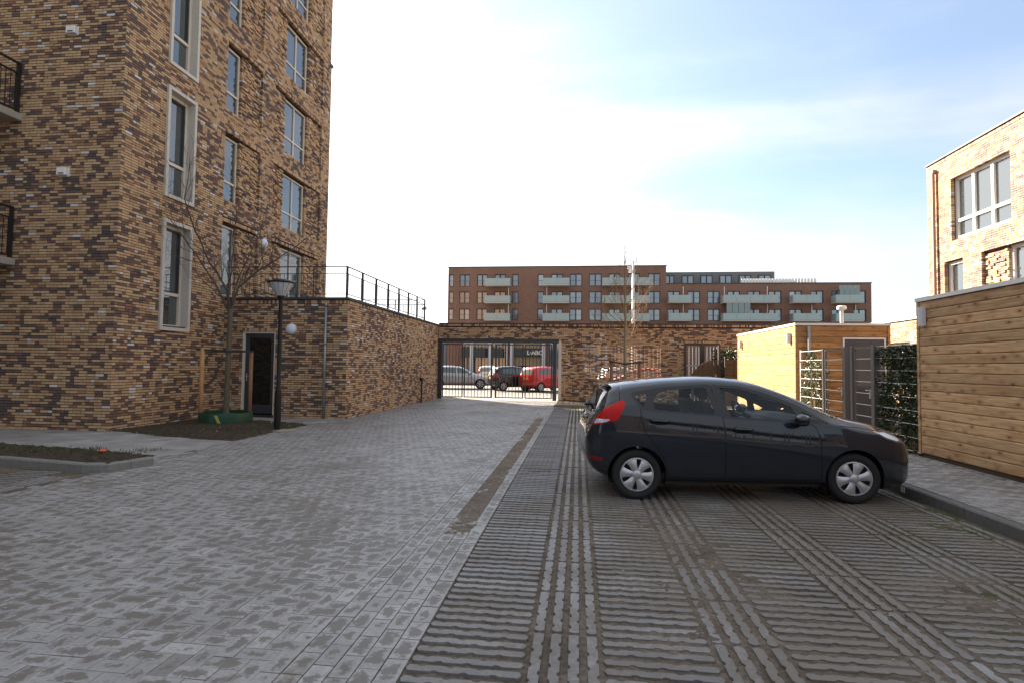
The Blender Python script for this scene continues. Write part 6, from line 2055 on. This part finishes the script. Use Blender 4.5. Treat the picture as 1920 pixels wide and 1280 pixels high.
# ---- small cars beyond the gate
def simple_car(name, label, kind, paint, loc, yaw, scale=1.0, twotone=None, group='cars parked beyond the gate'):
    if kind == 'estate':
        L = 4.55
        T = dict(zt=[(-.3, .5), (0, .60), (.03, .85), (.08, .95), (.22, 1.25), (.40, 1.42), (.8, 1.47), (1.6, 1.50), (2.2, 1.46), (2.55, 1.36), (3.1, 1.08), (3.3, .98), (3.8, .90), (4.2, .80), (4.42, .68), (4.55, .5), (4.8, .5)],
                 zb=[(-.3, .5), (0, .45), (.1, .32), (.4, .21), (4.0, .20), (4.4, .22), (4.55, .40), (4.8, .4)],
                 W=[(0, 0), (.01, .4), (.05, .65), (.15, .78), (.4, .86), (1, .89), (3.4, .89), (4.0, .85), (4.3, .74), (4.45, .6), (4.53, .35), (4.55, 0)],
                 zw=[(-.3, .9), (0, .9), (.3, 1.02), (1, 1.0), (3.0, .92), (3.5, .88), (4.3, .72), (4.55, .5)],
                 ze=[(-.3, .6), (0, .6), (.1, .95), (.3, 1.25), (.5, 1.36), (1.5, 1.42), (2.2, 1.38), (2.6, 1.26), (3.15, .97), (3.6, .90), (4.2, .77), (4.5, .6)],
                 yr=[(0, .5), (.3, .62), (2.3, .62), (3.1, .74), (4, .7), (4.55, .4)])
        gl = [('glass_r', round_poly([(.42, 1.06), (.62, 1.30), (1.05, 1.36), (1.92, 1.375), (1.98, 1.02)], .05)), ('glass_f', round_poly([(2.05, 1.02), (2.02, 1.37), (2.3, 1.33), (2.6, 1.21), (3.02, 1.0)], .05))]
        wh = (.86, 3.56, .325); arch = .36
        wd = [(2.38, 1.0), (2.42, .85), (2.6, .80), (3.1, .80), (3.2, 1.0)]; ht = [(.34, 1.0), (.34, .8), (.12, .8), (.11, 1.0)]
        tl = [(.07, .80), (.10, 1.0), (.28, 1.05), (.32, .95), (.25, .82)]
    else:
        L = 3.5
        T = dict(zt=[(-.3, .5), (0, .65), (.02, .90), (.05, 1.0), (.18, 1.40), (.28, 1.47), (.7, 1.52), (1.3, 1.54), (1.8, 1.49), (2.1, 1.38), (2.65, 1.08), (2.8, 1.0), (3.15, .92), (3.35, .80), (3.46, .66), (3.5, .5), (3.8, .5)],
                 zb=[(-.3, .5), (0, .48), (.06, .34), (.3, .22), (3.1, .21), (3.4, .24), (3.5, .42), (3.8, .42)],
                 W=[(0, 0), (.01, .45), (.04, .62), (.12, .72), (.4, .79), (1, .81), (2.6, .81), (3.1, .76), (3.3, .67), (3.43, .5), (3.49, .3), (3.5, 0)],
                 zw=[(-.3, .9), (0, .95), (.3, 1.02), (1, 1.0), (2.4, .94), (2.8, .9), (3.3, .76), (3.5, .5)],
                 ze=[(-.3, .6), (0, .6), (.1, 1.08), (.25, 1.36), (.5, 1.42), (1.3, 1.46), (1.8, 1.40), (2.15, 1.27), (2.65, .99), (3.0, .92), (3.3, .8), (3.5, .6)],
                 yr=[(0, .5), (.2, .60), (1.9, .60), (2.6, .68), (3.2, .6), (3.5, .4)])
        gl = [('glass_r', round_poly([(.42, 1.07), (.52, 1.32), (1.28, 1.39), (1.34, 1.04)], .05)), ('glass_f', round_poly([(1.42, 1.04), (1.38, 1.39), (1.8, 1.34), (2.15, 1.20), (2.5, 1.0)], .05))]
        wh = (.55, 2.9, .285); arch = .32
        wd = [(1.98, 1.0), (2.02, .85), (2.15, .80), (2.62, .80), (2.7, 1.0)]; ht = [(.17, 1.0), (.17, .8), (.065, .8), (.06, 1.0)]
        tl = [(.03, .78), (.05, 1.06), (.18, 1.08), (.22, .96), (.18, .80)]
    sh = CarShape(T, L)
    P = dict(order=['glass_r', 'glass_f', 'wind', 'hatch', 'tail'], both=('wind', 'hatch'), inset=dict(glass_r=.005, glass_f=.005, tail=-.004),
             mat=dict(body=paint, glass_r=m_sglass, glass_f=m_sglass, wind=m_sglass, hatch=m_sglass2, tail=m_red2), name=dict(glass_r='side_window', glass_f='side_window', wind='windscreen', hatch='rear_window', tail='tail_light'))
    ob = build_car(name, label, sh, gl + [('tail', tl)], [('wind', wd), ('hatch', ht)], P, loc, yaw, nx=46, ns=26, arches=[(wh[0], wh[2] - .01, arch), (wh[1], wh[2] - .01, arch)], group=group)
    r = ob['root']; yh = float(np.interp(L / 2, [t[0] for t in T['W']], [t[1] for t in T['W']])) - .03
    for side in (-1, 1):
        for wx in wh[:2]: wheel(r, wx, side * yh, wh[2], wh[2], wh[2] * .68, side, n=20, spokes=7, detail=False)
    hs_ = MB()
    for wx in wh[:2]:
        hs_.box(wx - arch - .02, wx + arch + .02, -yh + .18, yh - .18, .2, wh[2] + arch)
    hs_.build('wheel_housing', m_black, r)
    # bumper, plate, mirrors
    MB().box(-.02, .06, -.24, .24, .72 if kind != 'estate' else .60, .84 if kind != 'estate' else .72).build('number_plate', mat('yellow number plate', (.55, .38, .03), .5), r)
    xm = gl[1][1]
    mx_ = max(p[0] for p in xm) - .12
    for side in (-1, 1):
        q = MB(); ellip(q, (mx_, side * (yh + .13), 1.0), (.07, .09, .065), 10, 8); q.build('wing_mirror', m_black if twotone is None else twotone, r, smooth=True)
    r.scale = (scale,) * 3
    return ob
m_sglass = mat('tinted side glass', (.025, .055, .06), .06, ior=1.9)
m_sglass2 = mat('bright rear glass', (.20, .22, .22), .12, ior=2.0)
m_red2 = mat('red lamp', (.45, .03, .02), .2)
m_silver = car_paint('silver car paint', (.36, .36, .37), .35, metal=.6)
m_blackp = car_paint('black car paint', (.012, .012, .014), .3)
m_redp = car_paint('red car paint', (.50, .018, .022), .3)
m_whitep = car_paint('white car paint', (.62, .62, .60), .35)
simple_car('parked_car', 'silver grey estate car parked behind the left leaves of the gate', 'estate', m_silver, (-10.0, 36.6, 0), math.radians(12))
simple_car('parked_car', 'small black hatchback with a pale rear window behind the middle of the gate', 'hatch', m_blackp, (-5.35, 34.6, 0), math.radians(30))
simple_car('parked_car', 'small bright red hatchback parked behind the right leaf of the gate', 'hatch', m_redp, (-3.1, 33.6, 0), math.radians(46))
simple_car('parked_car', 'pale blue silver car parked between the black and the red hatchback', 'estate', m_silver, (-4.2, 44, 0), math.radians(60))
simple_car('parked_car', 'white car parked further back behind the black hatchback', 'hatch', m_whitep, (-7.6, 46, 0), math.radians(80))
simple_car('parked_car', 'red car seen in slivers through the perforated brick panel', 'hatch', m_redp, (5.2, 33.5, 0), math.radians(150))
simple_car('parked_car', 'white car seen in slivers through the perforated brick panel', 'hatch', m_whitep, (1.4, 36, 0), math.radians(20))
